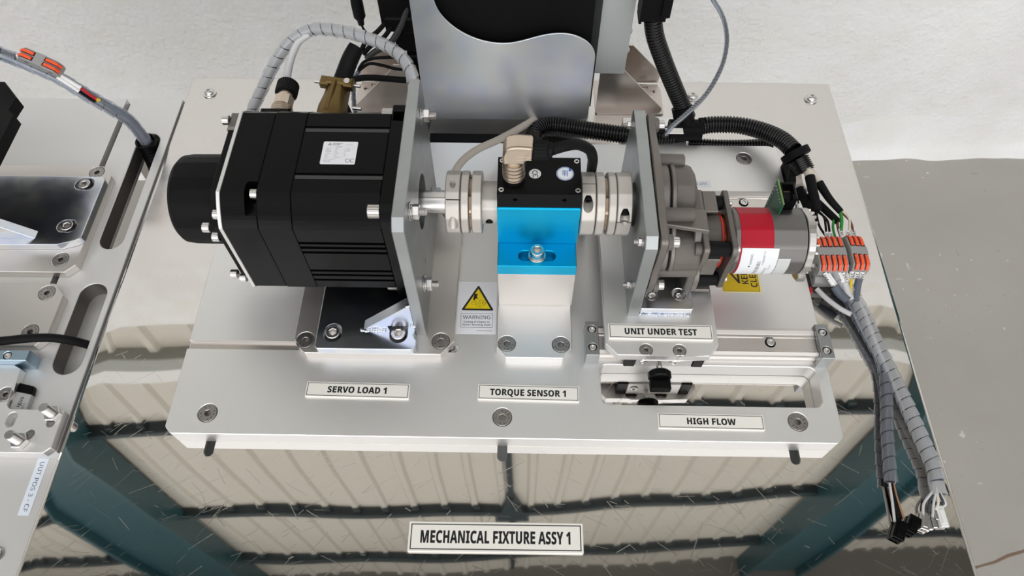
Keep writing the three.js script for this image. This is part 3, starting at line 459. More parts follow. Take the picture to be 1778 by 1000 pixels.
// ---------------------------------------------------------------- servo motor
{
  const t = thing('servo_motor', 'large black servo motor with round rear drum lying on its zinc bracket', 'motor', [-0.17, 0.067, AZ]);
  const S = 0.065, F = 0.0437;
  const body = (s, f, k, grooves) => {   // square section with bulged corners of radius k
    const a = Math.atan2(s, f), b = Math.PI / 2 - a, R = Math.hypot(s, f), sh = new THREE.Shape(), L = (z, y) => sh.lineTo(AZ + z, AY + y); sh.moveTo(AZ + s, AY - f);
    // front face (+z), bottom to top
    if (grooves) for (const g of [-0.0315, -0.0235, -0.0165, 0.0115, 0.0185, 0.025]) { L(s, g - 0.0017); L(s - 0.0034, g - 0.0012); L(s - 0.0034, g + 0.0007); L(s, g + 0.0017); }
    L(s, f); const arc = (a0, a1) => { for (let i = 1; i < 8; i++) { const q = a0 + (a1 - a0) * i / 8, bulge = R * Math.cos((a1 - a0) / 2) / Math.cos(q - (a0 + a1) / 2) * (1 - k) + R * k; L(bulge * Math.cos(q), bulge * Math.sin(q)); } };
    arc(b, a); L(f, s);
    if (grooves) for (const g of [0.027, -0.025]) { L(g + 0.0034, s); L(g + 0.0026, s - 0.0016); L(g - 0.0036, s - 0.0012); L(g - 0.0037, s); }
    L(-f, s); arc(Math.PI - a, Math.PI - b); L(-s, f); L(-s, -f); arc(Math.PI + b, Math.PI + a); L(-f, -s); L(f, -s); arc(-a, -b); sh.closePath(); return sh;
  };
  part(t, 'facet_sheen', [0.0309, -0.0211].map((g) => prism('x', [[AZ + g - 0.0058, AY + S - 0.0012], [AZ + g - 0.0019, AY + S - 0.0012], [AZ + g - 0.0019, AY + S - 0.0009], [AZ + g - 0.0058, AY + S - 0.0009]], -0.1672, -0.0958)), std(lin(0.035, 0.035, 0.036), 0, 0.5), 'lighter grey strip painting the brighter reflection on the groove facet');  // lighter grey stands in for the brighter reflection on the groove facets
  part(t, 'mounting_flange', csgCut(prism('x', body(S, 0.0545, 1), -0.0955, -0.0827, { bev: 0.0006 }), [box(-0.094, -0.0826, AY + 0.052, AY + 0.07, AZ - 0.047, AZ - 0.036, 0)]), blackPaint);
  part(t, 'motor_frame', prism('x', body(S, F, 0.6, true), -0.1675, -0.0955, { bev: 0.0004 }), blackPaint);
  part(t, 'brake_section', prism('x', body(S + 0.0003, F, 0.8), -0.1952, -0.1677, { bev: 0.0004 }), blackPaint);
  part(t, 'rear_section', csgCut(prism('x', body(S - 0.0002, F, 0.8), -0.2243, -0.1954, { bev: 0.0006 }), [prism('y', rr(-0.205, -0.19, AZ + 0.0325, AZ + 0.06, 0.0035), AY + 0.052, AY + 0.08), prism('x', [[AZ + 0.033, AY + 0.052], [AZ + 0.06, AY + 0.052], [AZ + 0.06, AY + 0.09], [AZ + 0.033, AY + 0.09]], -0.2, -0.19)]), blackPaint);
  part(t, 'gasket_plate', prism('x', body(S + 0.0004, F + 0.0006, 0.9), -0.2274, -0.2244, { bev: 0.0003 }), castDark); t.children.at(-1).material = aluSoft;
  part(t, 'rear_cover', prism('x', body(0.0575, 0.036, 0.5), -0.2368, -0.2275, { bev: 0.0008 }), blackMatte);
  part(t, 'encoder_drum', lathe('-x', ax(-0.2366), [[0, 0], [0.0406, 0], [0.0402, 0.04], [0.0392, 0.0475], [0.036, 0.051], [0, 0.0514]], 72), blackMatte);
  part(t, 'pilot_boss', cyl('x', ax(-0.083), 0.0245, 0.004, { seg: 48 }), blackMatte);
  part(t, 'shaft', cyl('x', ax(-0.084), 0.0105, 0.036, { seg: 48 }), steel);
  screw(t, 'cap', [-0.1956, AY + 0.057, AZ + 0.0395], '-x', 0.0046, 0.007, steel);
  screw(t, 'cap', [-0.2274, AY + 0.052, AZ - 0.042], '-x', 0.0058, 0.008, steel);
  part(t, 'cover_lug', box(-0.2375, -0.2276, AY + 0.036, AY + 0.06, AZ - 0.05, AZ - 0.03, 0.002), castDark);
  for (const [z, y] of [[0.056, 0.02], [0.053, 0.047], [0.0608, 0.0395], [-0.04, 0.0595], [0.061, -0.03], [0.052, -0.05]]) screw(t, 'cap', [y > 0.04 && z > 0 ? -0.2274 : -0.2368, AY + y, AZ + z], '-x', 0.0042, 0.006, steel);
  // rating plate on the upper face
  const tx = canvasTex(1024, 880, (x) => {
    x.fillStyle = '#e3e3e6'; x.fillRect(0, 0, 1024, 880); x.fillStyle = '#26282c'; const rh = (cx, cy, ang) => { x.save(); x.translate(cx, cy); x.rotate(ang); x.beginPath(); x.moveTo(0, 0); x.lineTo(20, -33); x.lineTo(0, -66); x.lineTo(-20, -33); x.closePath(); x.fill(); x.restore(); };
    rh(190, 108, 0); rh(190, 108, 2.094); rh(190, 108, -2.094); x.font = 'bold 50px sans-serif'; x.fillText('MITSUBISHI', 275, 96); x.fillText('ELECTRIC', 275, 140); x.font = '28px sans-serif'; x.fillText('AC SERVO MOTOR', 660, 120); x.fillRect(80, 168, 880, 4);
    x.font = '50px monospace'; x.fillText('SERIAL', 400, 226); [['INPUT', '3AC', '1.0kW'], ['TORQUE', 'Nm', 'OUTPUT'], ['r/min', '2000', 'Hz'], ['Amb', 'max', '40 C'], ['IP67', 'CLASS F', '']].forEach((r, i) => { x.fillRect(80, 244 + i * 84, i > 1 ? 640 : 880, 3); r.forEach((s, j) => x.fillText(s, 96 + j * 280, 308 + i * 84)); });
    x.fillRect(80, 664, 640, 3); x.font = '30px sans-serif'; ['ELECTRIC CORPORATION', 'MADE IN JAPAN', 'SERVO MOTOR'].forEach((s, i) => x.fillText(s, 90, 720 + i * 44));
    x.lineWidth = 16; x.strokeStyle = '#26282c'; x.beginPath(); x.arc(800, 740, 62, 0.8, 5.48); x.stroke(); x.beginPath(); x.arc(930, 740, 62, 0.8, 5.48); x.stroke(); x.beginPath(); x.moveTo(868, 740); x.lineTo(915, 740); x.stroke();
  });
  part(t, 'rating_plate', faceUV(prism('y', rr(-0.1488, -0.12, 0.2966, 0.3213, 0.0012), AY + S, AY + S + 0.0004), -0.1488, -0.12, 0.2966, 0.3213), stickerMat(tx, 0.35), 'white rating plate with small print');
  // connectors on the rear face
  part(t, 'connector_block', box(-0.2245, -0.197, 0.139, 0.169, 0.2285, 0.2428, 0.0015), blackSatin);
  part(t, 'power_socket_base', box(-0.184, -0.148, 0.134, 0.172, 0.236, 0.2428, 0.0015), blackSatin);
}
{
  const c = [-0.2105, 0.155, 0.2285], t = thing('encoder_plug', 'slim metal plug with black knurled nut behind the black motor', 'plug', c);
  const kn = []; for (let i = 0; i < 8; i++) kn.push([0.0098 + (i % 2) * 0.0004, 0.003 + i * 0.0013]);
  part(t, 'metal_ring', lathe('-z', c, [[0, 0], [0.009, 0], [0.0094, 0.001], ...kn, [0.0094, 0.0135], [0, 0.0135]], 40), bronze);
  part(t, 'metal_body', [prism('z', circle(c[0], c[1], 0.0094, 8), c[2] - 0.026, c[2] - 0.0135, { bev: 0.0008 }), cyl('-z', [c[0], c[1], c[2] - 0.026], 0.0072, 0.008)], bronze);
  const s = new THREE.Shape(); for (let i = 0; i < 60; i++) { const a = i / 60 * 6.2832, r = 0.0106 * (i % 2 ? 1 : 0.96); i ? s.lineTo(c[0] + r * Math.cos(a), c[1] + r * Math.sin(a)) : s.moveTo(c[0] + r, c[1]); } s.closePath();
  part(t, 'knurled_nut', prism('z', s, c[2] - 0.0455, c[2] - 0.031, { bev: 0.001 }), rubber);
}
{
  const c = [-0.1655, 0.15, 0.236], t = thing('power_plug', 'brass coloured plug with clamp lugs and black boot behind the motor', 'plug', c); const tilt = new THREE.Matrix4().makeTranslation(c[0], c[1], c[2]).multiply(new THREE.Matrix4().makeRotationFromEuler(new THREE.Euler(0.16, -0.12, 0))).multiply(new THREE.Matrix4().makeTranslation(-c[0], -c[1], -c[2])); const T = (g) => { g.applyMatrix4(tilt); return g; };
  part(t, 'brass_shell', T(lathe('-z', c, [[0, 0], [0.0135, 0], [0.0142, 0.002], [0.0138, 0.003], [0.0142, 0.004], [0.0142, 0.008], [0.0135, 0.0095], [0.0138, 0.0105], [0.0138, 0.021], [0.012, 0.033], [0.0112, 0.047], [0, 0.047]], 48)), brass);
  for (const s of [-1, 1]) { part(t, 'clamp_lug', T(box(c[0] + s * 0.0115 - 0.0045, c[0] + s * 0.0115 + 0.0045, c[1] + 0.002, c[1] + 0.0115, c[2] - 0.052, c[2] - 0.042, 0.0014)), brass); }
  part(t, 'clamp_bridge', T(box(c[0] - 0.011, c[0] + 0.011, c[1] + 0.0065, c[1] + 0.0125, c[2] - 0.051, c[2] - 0.043, 0.0016)), brass);
  part(t, 'clamp_screw', [T(cyl('x', [c[0] - 0.0225, c[1] + 0.006, c[2] - 0.047], 0.0017, 0.045, { seg: 14 })), T(cyl('x', [c[0] + 0.0158, c[1] - 0.006, c[2] - 0.03], 0.0018, 0.009, { seg: 14 })), T(cyl('y', [c[0] + 0.0105, c[1] + 0.011, c[2] - 0.047], 0.003, 0.0026, { seg: 18 }))], steel);
  part(t, 'key_rib', T(box(c[0] - 0.003, c[0] + 0.001, c[1] + 0.009, c[1] + 0.0145, c[2] - 0.046, c[2] - 0.012, 0.0008)), brass);
  part(t, 'rubber_boot', sweep([[-0.1595, 0.158, 0.191], [-0.155, 0.164, 0.178], [-0.149, 0.1725, 0.165], [-0.1435, 0.1785, 0.156]], (s, a, L) => 0.0083 - 0.0009 * (s / L) ** 6, { n: 40, k: 24 }), rubber);
}
// ---------------------------------------------------------------- linear rails, end stops, carriage, slider
function railProfile(z, y0) { return [[z - 0.0145, y0], [z + 0.0145, y0], [z + 0.0145, y0 + 0.005], [z + 0.0125, y0 + 0.0065], [z + 0.0125, y0 + 0.0095], [z + 0.0145, y0 + 0.011], [z + 0.0145, y0 + 0.0142], [z + 0.0115, y0 + 0.0155], [z + 0.0098, y0 + 0.0142], [z + 0.0085, y0 + 0.0142], [z + 0.0078, y0 + 0.0132], [z - 0.0042, y0 + 0.0132], [z - 0.0048, y0 + 0.0145], [z - 0.0062, y0 + 0.0145], [z - 0.0068, y0 + 0.0132], [z - 0.0078, y0 + 0.0142], [z - 0.0115, y0 + 0.0155], [z - 0.0145, y0 + 0.0142], [z - 0.0145, y0 + 0.011], [z - 0.0125, y0 + 0.0095], [z - 0.0125, y0 + 0.0065], [z - 0.0145, y0 + 0.005]]; }
for (const [zc, lab, scr] of [[0.394, 'front aluminium guide rail running under the slider plate between two grey end stops', [[0.2565, 0.3945], [0.11, 0.3945]]], [0.2245, 'rear aluminium guide rail partly hidden behind the gear motor', [[0.2567, 0.2252]]]]) {
  const t = thing('guide_rail', lab, 'rail', [0.2, PT, zc]); const x0 = 0.0926, x1 = 0.2995;
  part(t, 'rail_bar', prism('x', railProfile(zc, PT), x0, x1), aluSide);
  for (const [x, z] of scr) { part(t, 'screw_seat', cyl('y', [x, PT + 0.012, z], 0.0052, 0.0017, { seg: 28 }), blackMatte); screw(t, 'cap', [x, PT + 0.0137, z], 'y', 0.0039, 0.0012, steel); }
}
for (const [x0, x1, z0, z1, lab] of [[0.0802, 0.0925, 0.3772, 0.4134, 'small grey zinc end stop with two screws at the left end of the front rail'], [0.2998, 0.3122, 0.3772, 0.4134, 'small grey zinc end stop with two screws at the right end of the front rail'], [0.2998, 0.3122, 0.206, 0.242, 'zinc end stop of the rear rail, half hidden by the green board']]) {
  const t = thing('end_stop', lab, 'block', [(x0 + x1) / 2, PT, (z0 + z1) / 2]); const hs = [z0 + 0.0085, z1 - 0.0085].map((z) => [(x0 + x1) / 2, z]);
  part(t, 'block', prism('y', [[x0, z0], [x1, z0], [x1, z1], [x0, z1]], PT, 0.0395, { bev: 0.0004, holes: hs.map(([x, z]) => circle(x, z, 0.0041)) }), zincDull);
  for (const [x, z] of hs) screw(t, 'cap', [x, 0.0362, z], 'y', 0.0033, 0.0028);
}
{
  const t = thing('slider_plate', 'aluminium slider plate with cut front corners on a rail carriage with black thumb screw', 'plate', [0.148, 0.035, 0.32]); const sc = [[0.1333, 0.4149], [0.1639, 0.4151]];
  part(t, 'plate', prism('y', [[0.0965, 0.2], [0.2003, 0.2], [0.2003, 0.409], [0.1905, 0.4207], [0.1072, 0.4207], [0.0965, 0.409]], 0.0452, 0.055, { bev: 0.0005, holes: cskHoles(sc, 0.0058) }), alu);
  for (const [x, z] of sc) screw(t, 'csk', [x, 0.055, z], 'y', 0.0058);
  for (const zc of [0.394, 0.2245]) {
    part(t, 'carriage', prism('x', [[zc - 0.021, 0.0215], [zc - 0.0152, 0.0215], [zc - 0.0152, 0.036], [zc + 0.0152, 0.036], [zc + 0.0152, 0.0215], [zc + 0.021, 0.0215], [zc + 0.021, 0.0451], [zc - 0.021, 0.0451]], 0.1275, 0.181, { bev: 0.0006 }), aluSoft);
    for (const x of [0.1165, 0.1811]) part(t, 'end_cap', prism('x', [[zc - 0.0208, 0.0205], [zc - 0.0152, 0.0205], [zc - 0.0152, 0.036], [zc + 0.0152, 0.036], [zc + 0.0152, 0.0205], [zc + 0.0212, 0.0205], [zc + 0.0212, 0.045], [zc - 0.0208, 0.045]], x, x + 0.0108, { bev: 0.0008 }), blackPlastic);
  }
  for (const x of [0.134, 0.163]) screw(t, 'cap', [x, 0.0305, 0.415], 'z', 0.004, 0.0015);
  part(t, 'thumb_stem', cyl('z', [0.1475, 0.0375, 0.4148], 0.0028, 0.014, { seg: 18 }), steel);
  part(t, 'thumb_knob', [cyl('z', [0.1475, 0.0345, 0.4275], 0.0108, 0.0075, { seg: 40, bev: 0.0015 }), prism('z', rr(0.1378, 0.1572, 0.0285, 0.037, 0.0022), 0.4345, 0.446, { bev: 0.0016, bs: 2 })], blackPlastic);
}
{
  const t = thing('gear_bracket', 'zinc plated angle bracket holding the grey die-cast gear housing on the slider plate', 'bracket', [0.135, 0.055, 0.32]);
  const bolts = [[0.2372, 0.16], [0.369, 0.16], [0.366, 0.089], [0.2372, 0.089]];
  part(t, 'upright_plate', prism('x', [[0.2275, 0.0551], [0.3795, 0.0551], [0.3795, 0.164], [0.372, 0.1722], [0.231, 0.1722], [0.2275, 0.169]], 0.1184, 0.1292, { bev: 0.0006, holes: [circle(AZ, AY, 0.02)], curve: 28 }), zincDull);
  part(t, 'foot_plate', prism('y', roundPoly([[0.1293, 0.285], [0.179, 0.285], [0.179, 0.3775], [0.1293, 0.3775]], 0.0025), 0.0551, 0.0648, { bev: 0.0006, holes: [circle(0.141, 0.3615, 0.0064), circle(0.1668, 0.361, 0.0064)] }), zinc); t.children.at(-1).userData.label = 'dark mirror-like zinc foot';
  for (const x of [0.141, 0.1668]) screw(t, 'cap', [x, 0.0572, x < 0.15 ? 0.3628 : 0.3623], 'y', 0.0048, 0.0068);
  for (const [z, y] of bolts) screw(t, 'nut', [0.1184, y, z], '-x', 0.0036, 0);
  const w = []; for (let i = 0; i < 16; i++) { const g = new THREE.SphereGeometry(0.0011 + 0.0008 * rnd(), 7, 5); g.scale(1.4, 0.45, 0.8); g.translate(0.1305 + 0.045 * i / 15, 0.0556, 0.3778 + 0.0012 * rnd()); w.push(g); }
  part(t, 'weld_bead', w, zinc);
}
// ---------------------------------------------------------------- unit under test: die-cast gear housing with motor
const MY = 0.0955, MZ = 0.32;
{
  const t = thing('gear_motor', 'grey die-cast gear housing with cylindrical motor wearing a red band and white label', 'motor', [0.2, 0.065, 0.32]);
  const fl = [[0.2372, 0.16], [0.369, 0.16], [0.366, 0.089], [0.2372, 0.089]];
  part(t, 'gasket', prism('x', roundPoly([[0.2305, 0.168], [0.3755, 0.168], [0.3755, 0.08], [0.345, 0.066], [0.26, 0.066], [0.2305, 0.08]], 0.008), 0.1293, 0.1308), blackMatte);
  part(t, 'flange', prism('x', roundPoly([[0.2295, 0.171], [0.252, 0.166], [0.29, 0.172], [0.35, 0.166], [0.376, 0.169], [0.3765, 0.148], [0.372, 0.12], [0.374, 0.098], [0.37, 0.08], [0.345, 0.066], [0.26, 0.066], [0.2295, 0.08], [0.2355, 0.12]], 0.007), 0.1309, 0.1385, { bev: 0.0012 }), cast);
  for (const [z, y] of [...fl, [0.352, 0.0728]]) { part(t, 'lug', cyl('x', [0.138, y, z], 0.0072, 0.0045, { r2: 0.0066 }), cast); screw(t, 'cap', [0.1424, y, z], 'x', 0.0046, 0.0055); }
  const blob = (r, k) => { const s = new THREE.Shape(); const A = [[0.2925, 0.124, r - 0.0065], [0.336, 0.105, r * 0.57]]; const P = []; for (let i = 0; i < 72; i++) { const a = i / 72 * Math.PI * 2, d = [Math.cos(a), Math.sin(a)]; let best = null, bd = -9; for (const c of A) { const v = c[0] * d[0] + c[1] * d[1] + c[2]; if (v > bd) { bd = v; best = c; } } P.push([best[0] + best[2] * d[0], best[1] + best[2] * d[1]]); } P.forEach((p, i) => (i ? s.lineTo(...p) : s.moveTo(...p))); s.closePath(); return s; };
  part(t, 'housing_lower', prism('x', blob(0.0385), 0.138, 0.1488, { bev: 0.0018, bs: 2 }), cast);
  part(t, 'seam_gasket', prism('x', blob(0.0375), 0.1487, 0.1502), blackMatte);
  part(t, 'housing_rim', prism('x', blob(0.039), 0.1501, 0.1545, { bev: 0.0008 }), cast);
  part(t, 'housing_upper', [lathe('x', [0.154, 0.124, 0.2922], [[0, 0], [0.0302, 0], [0.0298, 0.0125], [0.0285, 0.0165], [0.024, 0.0195], [0, 0.0195]], 64), lathe('x', [0.154, 0.105, 0.337], [[0, 0], [0.0202, 0], [0.0198, 0.0215], [0.0188, 0.0235], [0, 0.0235]], 48)], cast);
  const boss = (z, y, x1, r) => cyl('x', [0.139, y, z], r, x1 - 0.139, { seg: 26, bev: 0.001, r2: r * 0.95 });
  part(t, 'boss', boss(0.271, 0.1495, 0.1645, 0.0066), cast); part(t, 'boss', boss(0.3315, 0.1485, 0.1675, 0.0064), cast); part(t, 'boss', boss(0.261, 0.113, 0.1625, 0.0075), cast); part(t, 'boss', boss(0.3525, 0.0925, 0.178, 0.0062), cast);
  part(t, 'web_rib', prism('y', [[0.139, 0.332], [0.139, 0.3385], [0.1795, 0.3455], [0.1795, 0.322], [0.163, 0.322], [0.163, 0.332]], 0.1395, 0.1445, { bev: 0.0008 }), cast);
  part(t, 'step_block', prism('x', roundPoly([[0.27, 0.06], [0.358, 0.06], [0.358, 0.088], [0.344, 0.124], [0.33, 0.1375], [0.288, 0.136], [0.268, 0.118]], 0.006), 0.1705, 0.1778, { bev: 0.001 }), castDark);
  // adapter plate, nose, seal, standoffs, motor flange
  const so = [[0.294, 0.1185], [0.3462, 0.1185], [0.3462, 0.0704], [0.294, 0.0704]];
  part(t, 'adapter_flange', prism('x', roundPoly([[0.285, 0.1285], [0.355, 0.1285], [0.3565, 0.112], [0.3505, 0.09], [0.3565, 0.08], [0.3565, 0.0605], [0.338, 0.0605], [0.32, 0.068], [0.285, 0.0605], [0.285, 0.08], [0.29, 0.095]], 0.004), 0.1778, 0.1832, { bev: 0.0006 }), cast);
  part(t, 'flange_ledge', [box(0.183, 0.1965, 0.1065, 0.1105, 0.325, 0.3525, 0.0006), box(0.183, 0.1965, 0.0605, 0.0645, 0.335, 0.3555, 0.0006), box(0.183, 0.1955, 0.1255, 0.1285, 0.288, 0.312, 0.0006), box(0.183, 0.1955, 0.084, 0.106, 0.347, 0.3515, 0.0006)], cast);
  part(t, 'nose', lathe('x', [0.1832, MY, MZ], [[0, 0], [0.0262, 0], [0.0262, 0.0145], [0.0252, 0.0158], [0, 0.0158]], 56), cast);
  part(t, 'seal_ring', cyl('x', [0.199, MY, MZ], 0.0258, 0.002, { seg: 56 }), redSeal); part(t, 'copper_ring', cyl('x', [0.201, MY, MZ], 0.0245, 0.0022, { seg: 56 }), std(lin(0.3, 0.09, 0.05), 1, 0.3));
  for (const [z, y] of so) { part(t, 'standoff', cyl('x', [0.1832, y, z], 0.0074, 0.02, { r2: 0.0068, bev: 0.001 }), rubber); part(t, 'standoff_nut', [cyl('x', [0.1715, y, z], 0.0068, 0.0063, { seg: 28 })], castDark); screw(t, 'cap', [0.2082, y, z], 'x', 0.0031, 0.004); }
  part(t, 'motor_flange', prism('x', roundPoly([[0.283, 0.126], [0.352, 0.128], [0.356, 0.1215], [0.3535, 0.1], [0.3535, 0.075], [0.355, 0.067], [0.349, 0.0605], [0.29, 0.061], [0.283, 0.068]], 0.0045), 0.2033, 0.2081, { bev: 0.0005 }), castDark);
  part(t, 'motor_can', lathe('x', [0.2081, MY, MZ], [[0, 0], [0.029, 0], [0.0306, 0.0025], [0.0308, 0.0655], [0, 0.0655]], 72), motorCan);
  part(t, 'red_band', lathe('x', [0.2142, MY, MZ], [[0.0307, 0], [0.03105, 0], [0.03105, 0.0295], [0.0307, 0.0295]], 72), redBand);
  part(t, 'terminal_tab', box(0.148, 0.166, 0.155, 0.1558, 0.236, 0.2432, 0.0003), steel); part(t, 'terminal_root', box(0.1385, 0.1495, 0.1535, 0.157, 0.237, 0.2425, 0.0006), blackMatte);
  part(t, 'cap_joint', cyl('x', [0.2736, MY, MZ], 0.0303, 0.0012, { seg: 64 }), blackMatte);
  const cap = new THREE.Shape(); for (let i = 0; i < 48; i++) { const a = i / 48 * 6.28318, flat = Math.abs(((a / 6.28318 * 4 + 0.25) % 1) - 0.5) < 0.14 ? 0.97 : 1, r = 0.0313 * flat; i ? cap.lineTo(MZ + r * Math.cos(a), MY + r * Math.sin(a)) : cap.moveTo(MZ + r, MY); } cap.closePath();
  part(t, 'end_cap', prism('x', cap, 0.2748, 0.2815, { bev: 0.0006 }), capMetal);
  const teeth = []; for (let i = 0; i < 26; i++) { const a = 0.1 + i / 26 * 6.28; if (rnd() < 0.25) continue; const g = new THREE.BoxGeometry(0.0022 + 0.0016 * rnd(), 0.0016, 0.0022 + 0.001 * rnd()); g.translate(0.2826, 0, 0.0292); g.rotateX(-a); g.translate(0, MY, MZ); teeth.push(g); }
  part(t, 'cap_teeth', teeth, capMetal);
  part(t, 'cap_foot', prism('x', [[0.335, 0.085], [0.3515, 0.08], [0.3515, 0.0745], [0.344, 0.0695], [0.325, 0.0655]], 0.2752, 0.2832, { bev: 0.0008 }), capMetal);
  // wrapped labels
  const wrap = (x0, x1, a0, a1, r, tx, name, label) => {   // a: elevation from +z towards +y
    const P = [], U = [], I = [], n = 24; for (let i = 0; i <= n; i++) for (const [k, x] of [[0, x0], [1, x1]]) { const a = a0 + (a1 - a0) * i / n; P.push(x, MY + r * Math.sin(a), MZ + r * Math.cos(a)); U.push(k, 1 - i / n); }
    for (let i = 0; i < n; i++) I.push(i * 2, i * 2 + 2, i * 2 + 1, i * 2 + 1, i * 2 + 2, i * 2 + 3);
    const g = new THREE.BufferGeometry(); g.setAttribute('position', new THREE.Float32BufferAttribute(P, 3)); g.setAttribute('uv', new THREE.Float32BufferAttribute(U, 2)); g.setIndex(I); g.computeVertexNormals(); part(t, name, g, stickerMat(tx), label);
  };
  wrap(0.2155, 0.2487, 0.73, -0.75, 0.03125, canvasTex(512, 700, (x, W, H) => {
    x.fillStyle = '#e6e8ea'; x.fillRect(0, 0, W, H); x.fillStyle = '#2a2a2e'; const v = (s, px, py, fs) => { x.save(); x.translate(px, py); x.rotate(-Math.PI / 2); x.font = `${fs}px sans-serif`; x.fillText(s, 0, 0); x.restore(); };
    v('GAMBRO', 165, 265, 44); x.beginPath(); x.arc(145, 300, 15, 0, 7); x.fill(); v('F 0N0090173', 335, 265, 38); v('Nr 35 cm', 440, 380, 28);
    for (let i = 0; i < 26; i++) { x.fillRect(240, 200 + i * 13, 50, 3 + (i * 7) % 6); x.fillRect(365, 330 + i * 11, 38, 3 + (i * 5) % 5); }
  }), 'maker_label', 'white label with a name, a number and bar codes');
  wrap(0.2492, 0.2605, 0.42, -0.62, 0.0312, canvasTex(256, 512, (x, W, H) => { x.fillStyle = '#c9cac8'; x.fillRect(0, 0, W, H); }), 'blank_label', 'small pale grey label');
}
// ---------------------------------------------------------------- small green board standing behind the motor
{
  const t = thing('circuit_board', 'small upright green circuit board with black header socket beside the motor end', 'circuit board', [0.2505, 0.09, 0.298]);
  part(t, 'board', prism('x', [[0.2835, 0.09], [0.3125, 0.09], [0.3125, 0.1405], [0.2835, 0.1405]], 0.2497, 0.2509), pcbGreen);
  part(t, 'board_edge', box(0.2496, 0.251, 0.1404, 0.1408, 0.2834, 0.3126, 0.0001), pcbEdge);
  const pins = []; for (let i = 0; i < 6; i++) pins.push(cyl('-x', [0.2498, 0.136 - i * 0.0052, 0.2875], 0.0009, 0.0012, { seg: 8 })); for (let i = 0; i < 5; i++) pins.push(cyl('-x', [0.2498, 0.124 - i * 0.0044, 0.2865 - 0.001], 0.0007, 0.001, { seg: 8 })); for (let i = 0; i < 6; i++) pins.push(cyl('-x', [0.2498, 0.1372, 0.2895 + i * 0.0036], 0.0009, 0.0012, { seg: 8 }));
  part(t, 'solder_pins', pins, steel);
  part(t, 'header_socket', csgCut(box(0.251, 0.2655, 0.112, 0.1385, 0.2845, 0.3035, 0.0008), [box(0.2535, 0.2632, 0.134, 0.15, 0.2875, 0.299, 0), box(0.256, 0.261, 0.134, 0.15, 0.298, 0.31, 0)]), blackPlastic);
  part(t, 'contact_row', box(0.2555, 0.2612, 0.1341, 0.1346, 0.2926, 0.2932, 0.0001), brass);
  part(t, 'support_post', [cyl('y', [0.254, PT, 0.291], 0.0025, 0.072, { seg: 12 }), box(0.251, 0.257, 0.0905, 0.0925, 0.285, 0.31, 0.0002)], steel);
}
// ---------------------------------------------------------------- stickers on the plate
const flat = (name, x0, x1, z0, z1, y, th, tx, label, rot = 0, cat = 'sticker') => { const w = x1 - x0, h = z1 - z0; const g = faceUV(prism('y', rr(-w / 2, w / 2, -h / 2, h / 2, 0.0004), 0, th), -w / 2, w / 2, -h / 2, h / 2); g.rotateY(rot); const c = [(x0 + x1) / 2, y, (z0 + z1) / 2]; g.translate(...c); return solo(name, g, stickerMat(tx), label, cat, c); };
flat('warning_sticker', -0.0455, -0.0062, 0.322, 0.3823, PT, 0.0003, canvasTex(640, 980, (x, W, H) => {
  x.fillStyle = '#e9e9ec'; x.fillRect(0, 0, W, H); x.lineJoin = 'round'; x.lineWidth = 34; x.strokeStyle = '#15110f'; x.fillStyle = '#ecd006'; x.beginPath(); x.moveTo(330, 100); x.lineTo(570, 535); x.lineTo(90, 535); x.closePath(); x.fill(); x.stroke();
  x.fillStyle = '#17130f'; x.beginPath(); x.moveTo(268, 235); x.lineTo(325, 235); x.lineTo(308, 290); x.lineTo(335, 335); x.lineTo(290, 322); x.lineTo(280, 370); x.lineTo(250, 340); x.closePath(); x.fill();
  x.strokeStyle = '#6b5d10'; x.lineWidth = 4; x.strokeRect(225, 400, 120, 36); x.beginPath(); x.ellipse(340, 420, 40, 66, 0, 0, 7); x.stroke(); x.beginPath(); x.ellipse(385, 420, 34, 72, 0, 0, 7); x.stroke(); x.beginPath(); x.ellipse(435, 410, 20, 54, 0, 0, 7); x.stroke(); x.strokeRect(400, 402, 60, 26); x.beginPath(); x.arc(262, 372, 18, 0, 7); x.stroke();
  x.strokeStyle = '#333'; x.lineWidth = 5; x.strokeRect(70, 610, 510, 255); x.fillStyle = '#24252a'; x.textAlign = 'center'; x.font = '94px sans-serif'; const fit = (s, y, w, f) => { x.font = f; const k = w / x.measureText(s).width; x.save(); x.translate(325, y); x.scale(k, 1); x.fillText(s, 0, 0); x.restore(); };
  fit('WARNING', 712, 455, '94px sans-serif'); fit('Cutting of Fingers or', 780, 425, 'bold 42px sans-serif'); fit('Hand / Rotating Shaft', 832, 460, 'bold 42px sans-serif'); x.fillStyle = '#555'; x.fillRect(330, 925, 250, 6);
}), 'white warning sticker with yellow triangle, left of the sensor stand');
flat('warning_sticker', 0.2234, 0.2632, 0.27, 0.3305, PT, 0.0003, canvasTex(640, 980, (x, W, H) => {
  x.fillStyle = '#efe39a'; x.fillRect(0, 0, W, H); x.fillStyle = '#d9b700'; x.fillRect(16, 16, W - 48, H - 36); x.lineWidth = 8; x.strokeStyle = '#3a3206'; x.strokeRect(16, 16, W - 48, H - 36); x.fillStyle = x.strokeStyle = '#17130a';
  x.lineWidth = 34; x.lineJoin = 'round'; x.beginPath(); x.moveTo(70, 440); x.lineTo(290, 90); x.lineTo(290, 790); x.closePath(); x.stroke(); x.fillRect(130, 425, 90, 32); x.beginPath(); x.arc(246, 441, 17, 0, 7); x.fill();
  x.save(); x.translate(445, 830); x.rotate(-Math.PI / 2); x.font = 'bold 150px sans-serif'; x.fillText('KEEP', 0, 0); x.restore(); x.save(); x.translate(585, 885); x.rotate(-Math.PI / 2); x.font = 'bold 150px sans-serif'; x.fillText('CLEAR', 0, 0); x.restore();
}), 'yellow warning sticker reading KEEP CLEAR sideways, half under the gear motor');
